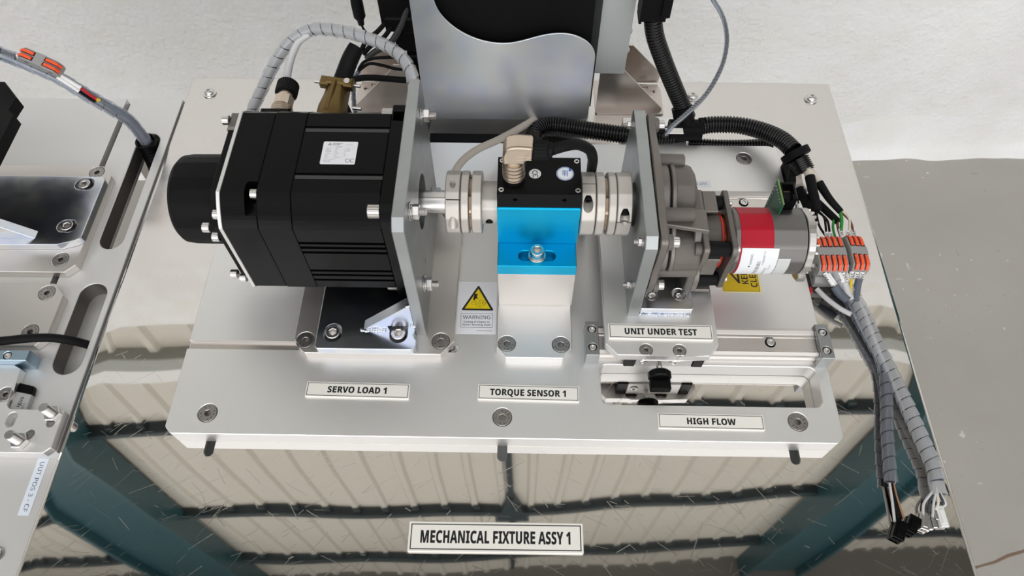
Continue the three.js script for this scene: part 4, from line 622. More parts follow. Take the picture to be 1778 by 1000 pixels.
flat('label_strip', 0.199, 0.2291, 0.1836, 0.1926, PT, 0.0003, canvasTex(512, 160, (x, W, H) => { x.fillStyle = '#f3f6fa'; x.fillRect(0, 0, W, H); x.save(); x.translate(W, H); x.rotate(Math.PI); x.fillStyle = '#3a4252'; x.font = '84px sans-serif'; x.fillText('UUT POS', 60, 108); x.restore(); }), 'tiny white label strip printed UUT upside down behind the gear housing');
// ---------------------------------------------------------------- zinc guard with wave-shaped cutout, black box inside, stainless brackets
{
  const t = thing('sheet_guard', 'zinc plated sheet metal guard with a wave-shaped cutout at the back of the table', 'guard', [0, 0.012, 0.07]);
  const s = new THREE.Shape(); s.moveTo(-0.0972, 0.0162); s.lineTo(0.0925, 0.0162); s.quadraticCurveTo(0.0955, 0.0162, 0.0955, 0.0195); s.lineTo(0.0955, 0.1095);
  s.bezierCurveTo(0.0955, 0.126, 0.079, 0.1412, 0.0585, 0.1418); s.bezierCurveTo(0.034, 0.1425, 0.018, 0.1285, -0.004, 0.1282); s.bezierCurveTo(-0.03, 0.1278, -0.056, 0.143, -0.0685, 0.165); s.bezierCurveTo(-0.075, 0.178, -0.0765, 0.19, -0.0785, 0.26); s.lineTo(-0.0972, 0.26); s.closePath();
  part(t, 'front_sheet', prism('z', s, 0.0865, 0.0885, { bev: 0.0005, curve: 24 }), zincGalv);
  part(t, 'side_sheet', box(-0.0985, -0.0968, 0.0162, 0.26, 0.0, 0.0885, 0.0004), zincGalv);
  part(t, 'bottom_sheet', box(-0.0968, 0.094, 0.0155, 0.0172, 0.0, 0.0878, 0.0004), zincGalv);
  part(t, 'side_channel', [box(0.1002, 0.1348, 0.063, 0.27, 0.0585, 0.0602, 0.0004), box(0.1332, 0.135, 0.063, 0.27, 0.0, 0.06, 0.0004)], std(lin(0.66, 0.69, 0.68), 0.6, 0.45, { roughnessMap: mottR }));
  for (const y of [0.085, 0.112]) screw(t, 'button', [0.1351, y, 0.045], 'x', 0.0045, 0.003);
}
{
  const t = thing('control_box', 'black box standing inside the zinc guard behind the wave-shaped cutout', 'box', [0, 0.018, 0.04]);
  part(t, 'case', box(-0.095, 0.0905, 0.0181, 0.3, 0.004, 0.0785, 0.002), blackMatte);
  part(t, 'lit_corner_strip', box(0.0915, 0.0995, 0.0181, 0.3, 0.03, 0.068, 0.001), std(lin(0.03, 0.03, 0.031), 0.2, 0.5));  // lighter grey paints the light falling on the box's corner face
  part(t, 'ventilation_block', [box(-0.14, -0.0995, 0.12, 0.3, 0.0, 0.05, 0.002), box(-0.128, -0.0992, 0.083, 0.111, 0.012, 0.05, 0.002), box(-0.121, -0.0992, 0.02, 0.082, 0.01, 0.03, 0.001), box(-0.136, -0.0992, 0.111, 0.13, 0.02, 0.052, 0.002)], blackSatin);
}
function stainlessBracket(sx, label) {   // foot plate, upright and slanted gusset plate
  const X = (x) => sx * x, pr = (ax, pts, a, b, o) => { const g = prism(ax, pts, a, b, o); return sx < 0 ? remap(g, new THREE.Matrix4().makeScale(-1, 1, 1)) : g; };
  const t = thing('steel_bracket', label, 'bracket', [sx * 0.148, 0, 0.035]);
  part(t, 'foot_plate', pr('y', roundPoly([[0.1075, 0.004], [0.188, 0.012], [0.1915, 0.02], [0.1915, 0.0625], [0.1075, 0.0625]], 0.003), 0.0003, 0.0022, { holes: [circle(0.181, 0.0235, 0.003), rr(0.1655, 0.1755, 0.0135, 0.0185, 0.0008)] }), stainless);
  part(t, 'upright_sheet', pr('z', [[0.1075, 0.002], [0.134, 0.002], [0.134, sx < 0 ? 0.07 : 0.12], [0.1075, sx < 0 ? 0.07 : 0.12]], 0.0555, 0.0572, {}), stainless);
  part(t, 'gusset_sheet', pr('z', [[0.134, 0.002], [0.189, 0.002], [0.189, 0.005], [0.134, 0.066]], 0.0545, 0.056, {}), stainless);
  part(t, 'rear_sheet', pr('z', [[0.134, 0.06], [0.15, 0.06], [0.1895, 0.018], [0.1895, 0.0022], [0.134, 0.0022]], 0.006, 0.0076, {}), stainless);
  const m = new THREE.Matrix4().makeScale(sx, 1, 1);
  part(t, 'fold', remap(prism('x', [[0.0076, 0.0022], [0.0545, 0.0022], [0.0545, 0.004], [0.0076, 0.004]], 0.134, 0.1358), m), stainless);
  screw(t, 'button', [X(0.174), 0.0022, 0.0375], 'y', 0.0056, 0.0036);
}
stainlessBracket(1, 'folded stainless steel bracket with gusset right of the zinc guard');
stainlessBracket(-1, 'folded stainless steel bracket with gusset left of the zinc guard');
{
  const t = thing('tie_plate', 'small aluminium tab with a long slot behind the gear housing', 'plate', [0.18, 0.0, 0.12]);
  part(t, 'tab', prism('y', roundPoly([[0.137, 0.085], [0.199, 0.085], [0.2085, 0.097], [0.2098, 0.1296], [0.137, 0.1296]], 0.003), 0.0003, 0.018, { bev: 0.0005, holes: [rr(0.1745, 0.2015, 0.1165, 0.124, 0.0036)] }), alu);
}
// flat dark crossbar on the sheet just behind the plate
solo('cross_bar', box(-0.094, 0.0365, 0.0003, 0.004, 0.1, 0.1125, 0.0005), blackSatin, 'low dark bar lying behind the base plate below the zinc guard', 'bar', [-0.029, 0, 0.121]);
// black plugs and lead bundle left of the guard
{
  const t = thing('hanging_plug', 'slim black plug hanging at the left of the black box near the wall', 'plug', [-0.168, 0.105, 0.03]);
  part(t, 'plug_body', lathe('y', [-0.168, 0.105, 0.03], [[0, 0], [0.0035, 0], [0.004, 0.006], [0.0068, 0.011], [0.0068, 0.03], [0.0064, 0.031], [0.0064, 0.075], [0, 0.075]], 24), rubber);
  part(t, 'plug_lead', sweep([[-0.168, 0.107, 0.03], [-0.1665, 0.098, 0.03], [-0.16, 0.093, 0.033], [-0.149, 0.1, 0.036], [-0.138, 0.112, 0.035], [-0.125, 0.14, 0.03]], 0.0014, { n: 40, k: 8 }), rubber);
}
const leadGrey = std(lin(0.035, 0.035, 0.037), 0, 0.4);
[[[-0.166, 0.094, 0.06], [-0.158, 0.106, 0.058], [-0.145, 0.1135, 0.052], [-0.131, 0.128, 0.046], [-0.119, 0.152, 0.04], [-0.112, 0.18, 0.034]], [[-0.164, 0.09, 0.062], [-0.155, 0.099, 0.06], [-0.14, 0.106, 0.054], [-0.126, 0.124, 0.048], [-0.113, 0.15, 0.042], [-0.106, 0.18, 0.036]], [[-0.161, 0.085, 0.064], [-0.15, 0.094, 0.063], [-0.134, 0.1005, 0.058], [-0.12, 0.118, 0.052], [-0.108, 0.145, 0.046], [-0.1, 0.18, 0.04]]].forEach((p, i) => {
  solo('power_lead', sweep(p, 0.0027 + 0.0009 * (i === 2), { n: 60, k: 12 }), i === 2 ? leadGrey : rubber, ['thin black lead climbing beside the black box, farthest left of three', 'thin black lead climbing beside the black box, middle of three', 'thicker grey lead climbing beside the black box, nearest its side'][i], 'cable', p[0]);
});
[[[-0.1685, 0.0835, 0.08], [-0.161, 0.0935, 0.08], [-0.149, 0.099, 0.08], [-0.13, 0.101, 0.08], [-0.1, 0.101, 0.078]], [[-0.168, 0.083, 0.081], [-0.155, 0.0915, 0.08], [-0.141, 0.0895, 0.08], [-0.126, 0.0845, 0.08], [-0.105, 0.082, 0.078]]].forEach((p, i) => solo('thin_lead', sweep(p, 0.0018, { n: 50, k: 10 }), rubber, ['thin black lead crossing above the left stainless bracket, upper of the pair', 'thin black lead crossing above the left stainless bracket, lower of the pair'][i], 'cable', p[0]));
solo('flat_lead', sweep([[-0.1755, 0.0795, 0.092], [-0.16, 0.081, 0.091], [-0.14, 0.0795, 0.09], [-0.1195, 0.0775, 0.09], [-0.108, 0.0772, 0.09]], 0.0036, { n: 50, k: 12 }), rubber, 'thick black lead with a ribbed end crossing in front of the left stainless bracket', 'cable', [-0.1755, 0.0795, 0.092]);
{
  const p = [[-0.168, 0.083, 0.0815], [-0.1735, 0.0755, 0.086], [-0.1765, 0.062, 0.094], [-0.177, 0.04, 0.105], [-0.168, 0.015, 0.12], [-0.16, 0.008, 0.13]];
  const t = thing('wrapped_lead', 'short lead in clear spiral wrap curving down behind the brass plug', 'cable', p[0]); part(t, 'lead', sweep(p, 0.0021, { n: 60, k: 10 }), cableDark); part(t, 'spiral_wrap', wrapStrip(p, 0.0026, 0.007, 0.86), wrapClear);
}
solo('round_cable', sweep([[-0.181, 0.118, 0.235], [-0.183, 0.128, 0.205], [-0.178, 0.126, 0.175], [-0.17, 0.11, 0.16], [-0.166, 0.07, 0.155]], 0.0032, { n: 50, k: 12 }), rubber, 'black cord bending down between the two plugs behind the motor', 'cable', [-0.181, 0.118, 0.235]);

// ---------------------------------------------------------------- corrugated conduits
const wave = (r, p = 0.0034) => (s) => { const q = (s / p) % 1; return r - 0.0017 + 0.0017 * Math.min(1, Math.max(0, (0.5 - Math.abs(q - 0.5)) * 5 - 0.35)); };
const conduit = (p, r, label) => { const c = new THREE.CatmullRomCurve3(p.map(V), false, 'centripetal'); return solo('corrugated_conduit', sweep(p, wave(r), { n: Math.round(c.getLength() / 0.0034 * 7), k: 24 }), conduitBlack, label, 'conduit', p[0]); };
conduit([[0.1475, 0.172, 0.076], [0.1505, 0.16, 0.08], [0.156, 0.1388, 0.085], [0.168, 0.1127, 0.09], [0.1846, 0.0809, 0.095], [0.1987, 0.0556, 0.1], [0.2085, 0.038, 0.1035]], 0.0098, 'thick black corrugated conduit dropping from the clamp at the right of the guard');
conduit([[0.222, 0.032, 0.1125], [0.2349, 0.0335, 0.111], [0.2658, 0.037, 0.1145], [0.2894, 0.042, 0.1275], [0.307, 0.048, 0.147], [0.316, 0.051, 0.166]], 0.0098, 'black corrugated conduit arching to the right from the tee piece to the ring clamp');
conduit([[0.195, 0.026, 0.1185], [0.1474, 0.0215, 0.117], [0.1077, 0.0185, 0.109], [0.0742, 0.015, 0.0995], [0.048, 0.0145, 0.0965], [0.034, 0.015, 0.105], [0.0305, 0.0145, 0.1142]], 0.0102, 'black corrugated conduit lying behind the torque sensor and curling at its left end');
conduit([[0.214, 0.0085, 0.116], [0.24, 0.0085, 0.119], [0.28, 0.0085, 0.119], [0.313, 0.0085, 0.116]], 0.007, 'thin black corrugated conduit lying low behind the back edge of the base plate');
{
  const t = thing('conduit_tee', 'black plastic tee piece joining three corrugated conduits', 'fitting', [0.208, 0.018, 0.112]);
  part(t, 'run', [lathe('x', [0.188, 0.029, 0.1155], [[0, 0], [0.0125, 0], [0.0125, 0.036], [0.0115, 0.037], [0, 0.037]], 32)], blackMatte);
  part(t, 'branch', sweep([[0.207, 0.031, 0.113], [0.2035, 0.041, 0.1065], [0.2, 0.051, 0.1005]], 0.0118, { n: 20, k: 28 }), blackMatte);
  part(t, 'latch', [box(0.203, 0.213, 0.0405, 0.0423, 0.113, 0.121, 0.0006), box(0.221, 0.2275, 0.037, 0.0425, 0.108, 0.116, 0.0008), box(0.1985, 0.202, 0.056, 0.06, 0.0965, 0.1045, 0.0006)], blackMatte);
}
{
  const t = thing('ring_clamp', 'black plastic ring clamp holding the conduit end where cream wires come out', 'clamp', [0.322, 0.003, 0.178]);
  const d = new THREE.Vector3(0.52, -0.45, 0.95).normalize(), q = new THREE.Quaternion().setFromUnitVectors(new THREE.Vector3(0, 1, 0), d), A = (g, p) => { g.applyQuaternion(q); g.translate(...p); return g; };
  part(t, 'ring', A(lathe('y', [0, 0, 0], [[0.0092, 0], [0.0152, 0], [0.0158, 0.0008], [0.0158, 0.0075], [0.0152, 0.0082], [0.0092, 0.0082]], 40), [0.3165, 0.0498, 0.1655]), blackMatte);
  const pf = [[0.009, 0]]; for (let i = 0; i < 6; i++) pf.push([0.0112, 0.001 + i * 0.0024], [0.0112, 0.0022 + i * 0.0024], [0.0098, 0.0026 + i * 0.0024], [0.0098, 0.0032 + i * 0.0024]); pf.push([0.0108, 0.016], [0.0086, 0.016], [0.0082, 0.004]);
  part(t, 'conduit_end', A(lathe('y', [0, 0, 0], pf, 32, 0.3), [0.3208, 0.0461, 0.1734]), conduitBlack);
  part(t, 'clamp_body', [prism('x', roundPoly([[0.156, 0.0008], [0.198, 0.0008], [0.194, 0.02], [0.182, 0.04], [0.166, 0.042], [0.158, 0.025]], 0.004), 0.3135, 0.3225, { bev: 0.001 }), box(0.315, 0.334, 0.0008, 0.0055, 0.164, 0.196, 0.001)], blackMatte);
}
{
  const t = thing('conduit_clip', 'black plastic clip at the top of the conduit beside the zinc channel', 'clip', [0.149, 0.155, 0.078]);
  part(t, 'clip_body', [box(0.1362, 0.163, 0.157, 0.19, 0.066, 0.09, 0.0015)], blackMatte); part(t, 'clip_tab', [box(0.1362, 0.139, 0.1535, 0.158, 0.068, 0.088, 0.0006), box(0.157, 0.166, 0.163, 0.19, 0.07, 0.0935, 0.003)], blackMatte);
}
const cableMid = std(lin(0.2, 0.21, 0.23), 0, 0.5);
// ---------------------------------------------------------------- spiral wrapped cables
const wrapped = (name, p, r, pitch, frac, core, wrap, label, o = {}) => { const t = thing(name, label, 'cable', p[0]); 
  const c = new THREE.CatmullRomCurve3(p.map(V), false, 'centripetal'), n = 60, fr = c.computeFrenetFrames(n, false), kinds = [core, cableDark, cablePale, core];
  kinds.forEach((m, q) => { const pts = []; for (let i = 0; i <= n; i++) { const a = q * Math.PI / 2 + i / n * 5, o = c.getPointAt(i / n); o.addScaledVector(fr.normals[i], Math.cos(a) * r * 0.44).addScaledVector(fr.binormals[i], Math.sin(a) * r * 0.44); pts.push(o.toArray()); } part(t, 'strand', sweep(pts, r * (m === cablePale ? 0.32 : 0.44), { n: 110, k: 10 }), m); }); part(t, 'spiral_wrap', wrapStrip(p, r, pitch, frac, { lift: r * 0.12, ...o }), wrap); return t; };
{
  const p = [[-0.2515, 0.1, 0.222], [-0.2507, 0.1302, 0.2], [-0.2398, 0.1455, 0.18], [-0.2241, 0.1643, 0.16], [-0.2079, 0.179, 0.15], [-0.1868, 0.1887, 0.145], [-0.1577, 0.1917, 0.15], [-0.1291, 0.1915, 0.16], [-0.1092, 0.19, 0.17], [-0.0942, 0.1894, 0.185], [-0.0858, 0.1835, 0.199], [-0.0836, 0.168, 0.211], [-0.0845, 0.13, 0.216], [-0.086, 0.08, 0.217], [-0.088, 0.03, 0.214]];
  const t = wrapped('motor_cable', p, 0.0056, 0.0115, 0.93, cableMid, wrapMilky, 'cable in milky spiral wrap arching over the plugs behind the motor');
  part(t, 'branch_cable', sweep([[-0.2105, 0.155, 0.196], [-0.2118, 0.1585, 0.178], [-0.2095, 0.166, 0.163], [-0.2, 0.18, 0.152], [-0.188, 0.187, 0.148]], 0.0036, { n: 50, k: 14 }), cablePale, 'pale grey branch entering the metal plug');
}
wrapped('side_cable', [[-0.60, 0.14, 0.09], [-0.5356, 0.13, 0.114], [-0.5089, 0.12, 0.119], [-0.4853, 0.105, 0.1213], [-0.4626, 0.085, 0.1261], [-0.4468, 0.065, 0.1256], [-0.4358, 0.045, 0.1232], [-0.4345, 0.02, 0.1197], [-0.436, -0.01, 0.116], [-0.436, -0.06, 0.12]], 0.0068, 0.0145, 0.94, cableGrey, wrapClear, 'thick blue-grey cable in spiral wrap hanging into the slot of the left machine');
wrapped('sensor_lead', [[0.199, 0.176, 0.043], [0.2179, 0.1558, 0.05], [0.2303, 0.1419, 0.06], [0.2343, 0.1319, 0.08], [0.2315, 0.122, 0.1], [0.2195, 0.1227, 0.13], [0.2032, 0.1253, 0.16], [0.1782, 0.1403, 0.2], [0.1553, 0.1548, 0.235], [0.148, 0.156, 0.246]], 0.0024, 0.0062, 0.93, cableDark, wrapClear, 'thin lead in spiral wrap curving before the white wall to the gear housing');
wrapped('motor_lead', [[0.339, 0.028, 0.3035], [0.3459, 0.02, 0.3166], [0.356, 0.0155, 0.327], [0.3628, 0.013, 0.3458], [0.3692, 0.0105, 0.3775], [0.3765, 0.0085, 0.4088], [0.3827, 0.0085, 0.4417], [0.3867, 0.0085, 0.4702], [0.39, 0.0085, 0.4921], [0.3918, 0.0085, 0.5054], [0.3905, 0.008, 0.52]], 0.0066, 0.0098, 0.95, cableGrey, wrapMilky, 'thick cable in milky spiral wrap lying down the right edge of the table');
wrapped('motor_lead', [[0.332, 0.014, 0.302], [0.3471, 0.011, 0.3064], [0.354, 0.007, 0.323], [0.36, 0.0065, 0.3489], [0.367, 0.0065, 0.3765], [0.3722, 0.0065, 0.4017], [0.3687, 0.0065, 0.4322], [0.3603, 0.0065, 0.467], [0.354, 0.0065, 0.5], [0.3505, 0.0065, 0.52]], 0.0054, 0.0125, 0.95, cableDark, wrapClear, 'darker cable in clear spiral wrap lying left of the milky one, ending in black plugs');
solo('beige_lead', sweep([[0.0368, 0.012, 0.0795], [0.0127, 0.03, 0.1174], [-0.0096, 0.045, 0.149], [-0.0344, 0.05, 0.1703], [-0.0494, 0.0475, 0.1856], [-0.058, 0.04, 0.1997], [-0.062, 0.024, 0.215]], 0.0042, { n: 60, k: 14 }), beige, 'beige round cable running from under the guard to behind the left coupling', 'cable', [0.0368, 0.012, 0.0795]);
// loose ends at the lower right
{
  const t = thing('loose_wires', 'fan of loose crimped wires at the end of the thick milky cable', 'wires', [0.388, 0.006, 0.53]);
  [[0.3715, 0.551], [0.376, 0.551], [0.38, 0.5495], [0.384, 0.5425], [0.3885, 0.535], [0.3905, 0.54]].forEach(([x, z], i) => { part(t, 'wire', sweep([[0.3905 - i * 0.0004 + 0.0006, 0.0082, 0.516], [0.3885 + (x - 0.385) * 0.3, 0.0085, 0.527], [x + 0.003, 0.0065, 0.538], [x, 0.0042, z]], 0.0012, { n: 30, k: 8 }), [cablePale, cableDark, cablePale, cream, cableDark, cablePale][i]); part(t, 'crimp_terminal', box(x - 0.0016, x + 0.0016, 0.002, 0.0052, z, z + 0.0085, 0.0004), steel); });
  part(t, 'wrap_collar', lathe('z', [0.3895, 0.0085, 0.5195], [[0.0058, 0], [0.0064, 0], [0.0066, 0.011], [0.006, 0.011]], 24), wrapMilky);
}
const looseEnd = (name, label, c, rot, w, h, l, m) => { const t = thing(name, label, 'plug', c); const R = (g) => { g.rotateY(rot); g.translate(...c); return g; }; part(t, 'plug_body', R(csgCut(box(-w / 2, w / 2, 0, h, -l / 2, l / 2, 0.0005), [box(-w / 2 + 0.0009, w / 2 - 0.0009, 0.0012, h - 0.001, l / 2 - 0.004, l / 2 + 0.01, 0)])), m); part(t, 'latch', R(box(-w * 0.25, w * 0.25, h, h + 0.001, -l * 0.3, l * 0.35, 0.0002)), m); };
looseEnd('wire_plug', 'small black wire plug at the tip of the darker lead, farthest left', [0.3485, 0.0008, 0.5605], -0.5, 0.01, 0.006, 0.017, blackPlastic);
looseEnd('wire_plug', 'small black wire plug lying between the two cable tips', [0.361, 0.0008, 0.5555], -0.55, 0.009, 0.006, 0.016, blackPlastic);
looseEnd('wire_plug', 'silver sided wire plug lying left of the white one', [0.3725, 0.0008, 0.5525], -0.35, 0.007, 0.005, 0.016, steel);
looseEnd('wire_plug', 'white wire plug nearest the right edge of the table', [0.3885, 0.0008, 0.548], 0.02, 0.0068, 0.005, 0.018, white);
{
  const t = thing('loose_wires', 'bundle of bare wires leaving the darker clear-wrapped cable', 'wires', [0.3505, 0.004, 0.53]);
  [[0.346, 0.5535], [0.35, 0.553], [0.3525, 0.5515], [0.3545, 0.5505]].forEach(([x, z], i) => part(t, 'wire', sweep([[0.3498 + i * 0.0009, 0.0066, 0.517], [0.3485 + i * 0.0013, 0.006, 0.53], [x, 0.0045, z]], 0.0012, { n: 24, k: 8 }), [cablePale, rubber, rubber, std(lin(0.35, 0.16, 0.07), 0, 0.5)][i]));
}
// ---------------------------------------------------------------- lever wire connectors
const sleeveT = canvasTex(128, 64, (x) => { x.fillStyle = '#e9e9e7'; x.fillRect(0, 0, 128, 64); x.fillStyle = '#1c1c20'; x.font = 'bold 40px sans-serif'; x.fillText('24V', 14, 46); }); sleeveT.wrapS = sleeveT.wrapT = THREE.RepeatWrapping; sleeveT.repeat.set(75, 100);
const sleeve = std(0xffffff, 0, 0.5, { map: sleeveT });
function leverConnector(n, m, label, bare) {
  const base = new THREE.Vector3().setFromMatrixPosition(m).toArray(), t = thing('lever_connector', label, 'connector', base), W = n * 0.0055 + 0.0018, A = (g) => { g.applyMatrix4(m); return g; };
  part(t, 'body', A(prism('x', roundPoly([[-0.0207, 0], [0.0207, 0], [0.0207, 0.0085], [0.0165, 0.0135], [0.0052, 0.0146], [0.0042, 0.0156], [-0.0042, 0.0156], [-0.0052, 0.0146], [-0.0165, 0.0135], [-0.0207, 0.0085]], 0.0012), -W / 2, W / 2, { bev: 0.0005 })), greyPlastic);
  part(t, 'test_slot', [-0.012, 0.012].map((z) => A(box(-W / 2 - 0.0002, -W / 2 + 0.001, 0.006, 0.0075, z - 0.002, z + 0.002, 0.0001))), blackMatte);
  for (let i = 0; i < n && !bare; i++) for (const s of [-1, 1]) {
    const x = (i - (n - 1) / 2) * 0.0055; const g = prism('x', [[0.0056, 0.0138], [0.0062, 0.0162], [0.0125, 0.0167], [0.0176, 0.0148], [0.0212, 0.0104], [0.0208, 0.0082], [0.0165, 0.0125], [0.01, 0.0142]], x - 0.0015, x + 0.0015, { bev: 0.0004 });
    part(t, 'lever', A(s < 0 ? g.applyMatrix4(new THREE.Matrix4().makeRotationY(Math.PI)) : g), orange);
    part(t, 'lever_slot', A(prism('x', [[0.0046, 0.0150], [0.0165, 0.01375], [0.0203, 0.0092], [0.0201, 0.0085], [0.016, 0.012], [0.0046, 0.013]].map(([z, y]) => [s * z, y]), x - 0.0021, x + 0.0021)), blackMatte);
  }
  return t;
}
const mat = (p, rx = 0, ry = 0, rz = 0) => new THREE.Matrix4().compose(new THREE.Vector3(...p), new THREE.Quaternion().setFromEuler(new THREE.Euler(rx, ry, rz, 'YXZ')), new THREE.Vector3(1, 1, 1));
leverConnector(5, mat([0.3357, 0.0236, 0.2905], 0, 0, 0.03), 'grey five-way wire connector with two rows of orange levers beside the motor end');
leverConnector(3, mat([0.3612, 0.0245, 0.2895], 0, 0.02, -0.12), 'grey three-way wire connector with orange levers, right of the five-way one');
leverConnector(5, mat([0.3362, 0.0062, 0.2935], 0, 0, 0.02), 'grey wire connector almost hidden under the five-way connector', true);
leverConnector(2, mat([-0.4905, 0.1225, 0.1225], 0, 1.22, 0.3).multiply(new THREE.Matrix4().makeRotationX(0.42)), 'grey two-way wire connector with orange levers lying on the cable before the white wall');
{
  const t = thing('wire_tails', 'white sleeved wire with red and black tails below the connector on the left cable', 'wires', [-0.47, 0.095, 0.13]);
  part(t, 'white_sleeve', sweep([[-0.478, 0.12, 0.13], [-0.468, 0.11, 0.131], [-0.459, 0.1, 0.132]], 0.0021, { n: 16, k: 10 }), white); part(t, 'white_sleeve', sweep([[-0.476, 0.116, 0.133], [-0.468, 0.107, 0.134], [-0.461, 0.098, 0.135]], 0.0021, { n: 16, k: 10 }), white);
  part(t, 'red_wire', sweep([[-0.459, 0.1, 0.132], [-0.454, 0.09, 0.132], [-0.451, 0.083, 0.131]], 0.0017, { n: 14, k: 8 }), wireRed); part(t, 'black_wire', sweep([[-0.461, 0.098, 0.135], [-0.456, 0.088, 0.134], [-0.4525, 0.081, 0.133]], 0.0015, { n: 14, k: 8 }), rubber); part(t, 'yellow_wire', sweep([[-0.4512, 0.0835, 0.131], [-0.449, 0.08, 0.13]], 0.0018, { n: 8, k: 8 }), wireYellow);
  part(t, 'marker_sleeve', sweep([[-0.506, 0.1325, 0.121], [-0.513, 0.133, 0.122]], 0.0024, { n: 8, k: 8 }), sleeve);
}
// cream sheathed wires with black shrink tube, fanning into the connectors
{
  const t = thing('wire_loom', 'cream sheathed wires with black shrink tube running from the ring clamp to the lever connectors', 'wires', [0.326, 0.045, 0.18]);
  const S = (name, p, r, m, r2 = r) => part(t, name, sweep(p, (s, a, L) => r + (r2 - r) * s / L, { n: 40, k: 14 }), m);
  S('cream_sheath', [[0.3235, 0.0475, 0.174], [0.3277, 0.0455, 0.185], [0.3294, 0.045, 0.2]], 0.0047, cream); S('shrink_tube', [[0.3292, 0.045, 0.1975], [0.3297, 0.0425, 0.2135], [0.3305, 0.041, 0.2225], [0.3322, 0.0365, 0.2372]], 0.0054, rubber, 0.0046);
  S('cream_sheath', [[0.3245, 0.0455, 0.176], [0.334, 0.041, 0.187], [0.341, 0.04, 0.204]], 0.0038, cream); S('shrink_tube', [[0.34, 0.04, 0.202], [0.3476, 0.038, 0.222], [0.3577, 0.035, 0.2374]], 0.0047, rubber, 0.0034);
  S('cream_sheath', [[0.322, 0.03, 0.182], [0.3264, 0.021, 0.189], [0.3295, 0.021, 0.2]], 0.0055, beige); S('shrink_tube', [[0.326, 0.0215, 0.196], [0.3285, 0.0225, 0.21], [0.327, 0.028, 0.232], [0.3265, 0.031, 0.244]], 0.0056, rubber, 0.0036); S('shrink_tube', [[0.3325, 0.026, 0.207], [0.3427, 0.027, 0.2236], [0.3545, 0.03, 0.2467]], 0.0046, rubber, 0.0036);
  const W = (p, m, r = 0.0012) => S('wire', p, r, m);
  W([[0.3265, 0.031, 0.243], [0.322, 0.032, 0.252], [0.32, 0.032, 0.2635]], rubber, 0.0018); W([[0.332, 0.037, 0.236], [0.3275, 0.035, 0.25], [0.3253, 0.0335, 0.2635]], rubber, 0.0018); W([[0.3325, 0.0365, 0.237], [0.337, 0.037, 0.246], [0.3372, 0.0335, 0.264]], rubber, 0.0012); W([[0.3318, 0.036, 0.237], [0.34, 0.036, 0.249], [0.3408, 0.0335, 0.264]], rubber, 0.0012); W([[0.331, 0.035, 0.24], [0.332, 0.033, 0.255], [0.3375, 0.031, 0.268]], rubber, 0.0012);
  W([[0.3572, 0.035, 0.237], [0.3555, 0.036, 0.249], [0.3525, 0.0345, 0.262]], wireGreen, 0.0018); W([[0.3576, 0.035, 0.237], [0.364, 0.036, 0.25], [0.3655, 0.034, 0.263]], wireBrown, 0.0013); W([[0.358, 0.0352, 0.236], [0.363, 0.037, 0.247], [0.3605, 0.034, 0.265]], cream, 0.0012); W([[0.354, 0.03, 0.2462], [0.352, 0.031, 0.256], [0.3525, 0.031, 0.268]], wireBrown, 0.0013); W([[0.351, 0.03, 0.243], [0.347, 0.031, 0.255], [0.3465, 0.031, 0.27]], wireGreen, 0.0013);
  for (const [x, y, z] of [[0.32, 0.032, 0.2615], [0.3252, 0.0335, 0.2615], [0.3372, 0.033, 0.2635], [0.3412, 0.033, 0.2635], [0.3524, 0.034, 0.2595], [0.3597, 0.0335, 0.262], [0.3655, 0.0335, 0.26]]) part(t, 'marker_sleeve', sweep([[x, y, z], [x + 0.0004, y - 0.001, z + 0.011]], 0.0021, { n: 10, k: 12 }), sleeve);
  for (const [a, b] of [[[0.327, 0.029, 0.311], [0.337, 0.022, 0.3225]], [[0.3305, 0.028, 0.311], [0.3395, 0.021, 0.3215]], [[0.3415, 0.029, 0.311], [0.346, 0.025, 0.321]], [[0.3455, 0.029, 0.311], [0.349, 0.025, 0.3195]], [[0.3545, 0.03, 0.31], [0.3545, 0.0265, 0.3165]], [[0.36, 0.0295, 0.31], [0.3595, 0.026, 0.316]], [[0.3655, 0.029, 0.31], [0.3645, 0.0255, 0.3165]]]) part(t, 'marker_sleeve', sweep([a, b], 0.0023, { n: 10, k: 12 }), sleeve);
  S('grey_sheath', [[0.3375, 0.0215, 0.3225], [0.3425, 0.018, 0.329], [0.35, 0.017, 0.3365]], 0.0042, cableGrey); S('grey_sheath', [[0.347, 0.0245, 0.32], [0.35, 0.02, 0.328], [0.3535, 0.017, 0.336]], 0.0034, cablePale); S('grey_sheath', [[0.362, 0.0255, 0.3165], [0.3592, 0.021, 0.327], [0.3575, 0.017, 0.338]], 0.0036, cableGrey); S('wire', [[0.3545, 0.0265, 0.316], [0.3532, 0.023, 0.323], [0.3535, 0.02, 0.33]], 0.0015, wireYellow); S('wire', [[0.3165, 0.0125, 0.319], [0.3168, 0.012, 0.325]], 0.0017, wireRed); S('grey_sheath', [[0.3235, 0.012, 0.32], [0.33, 0.012, 0.33], [0.342, 0.012, 0.343], [0.352, 0.012, 0.35]], 0.0026, cablePale);
}

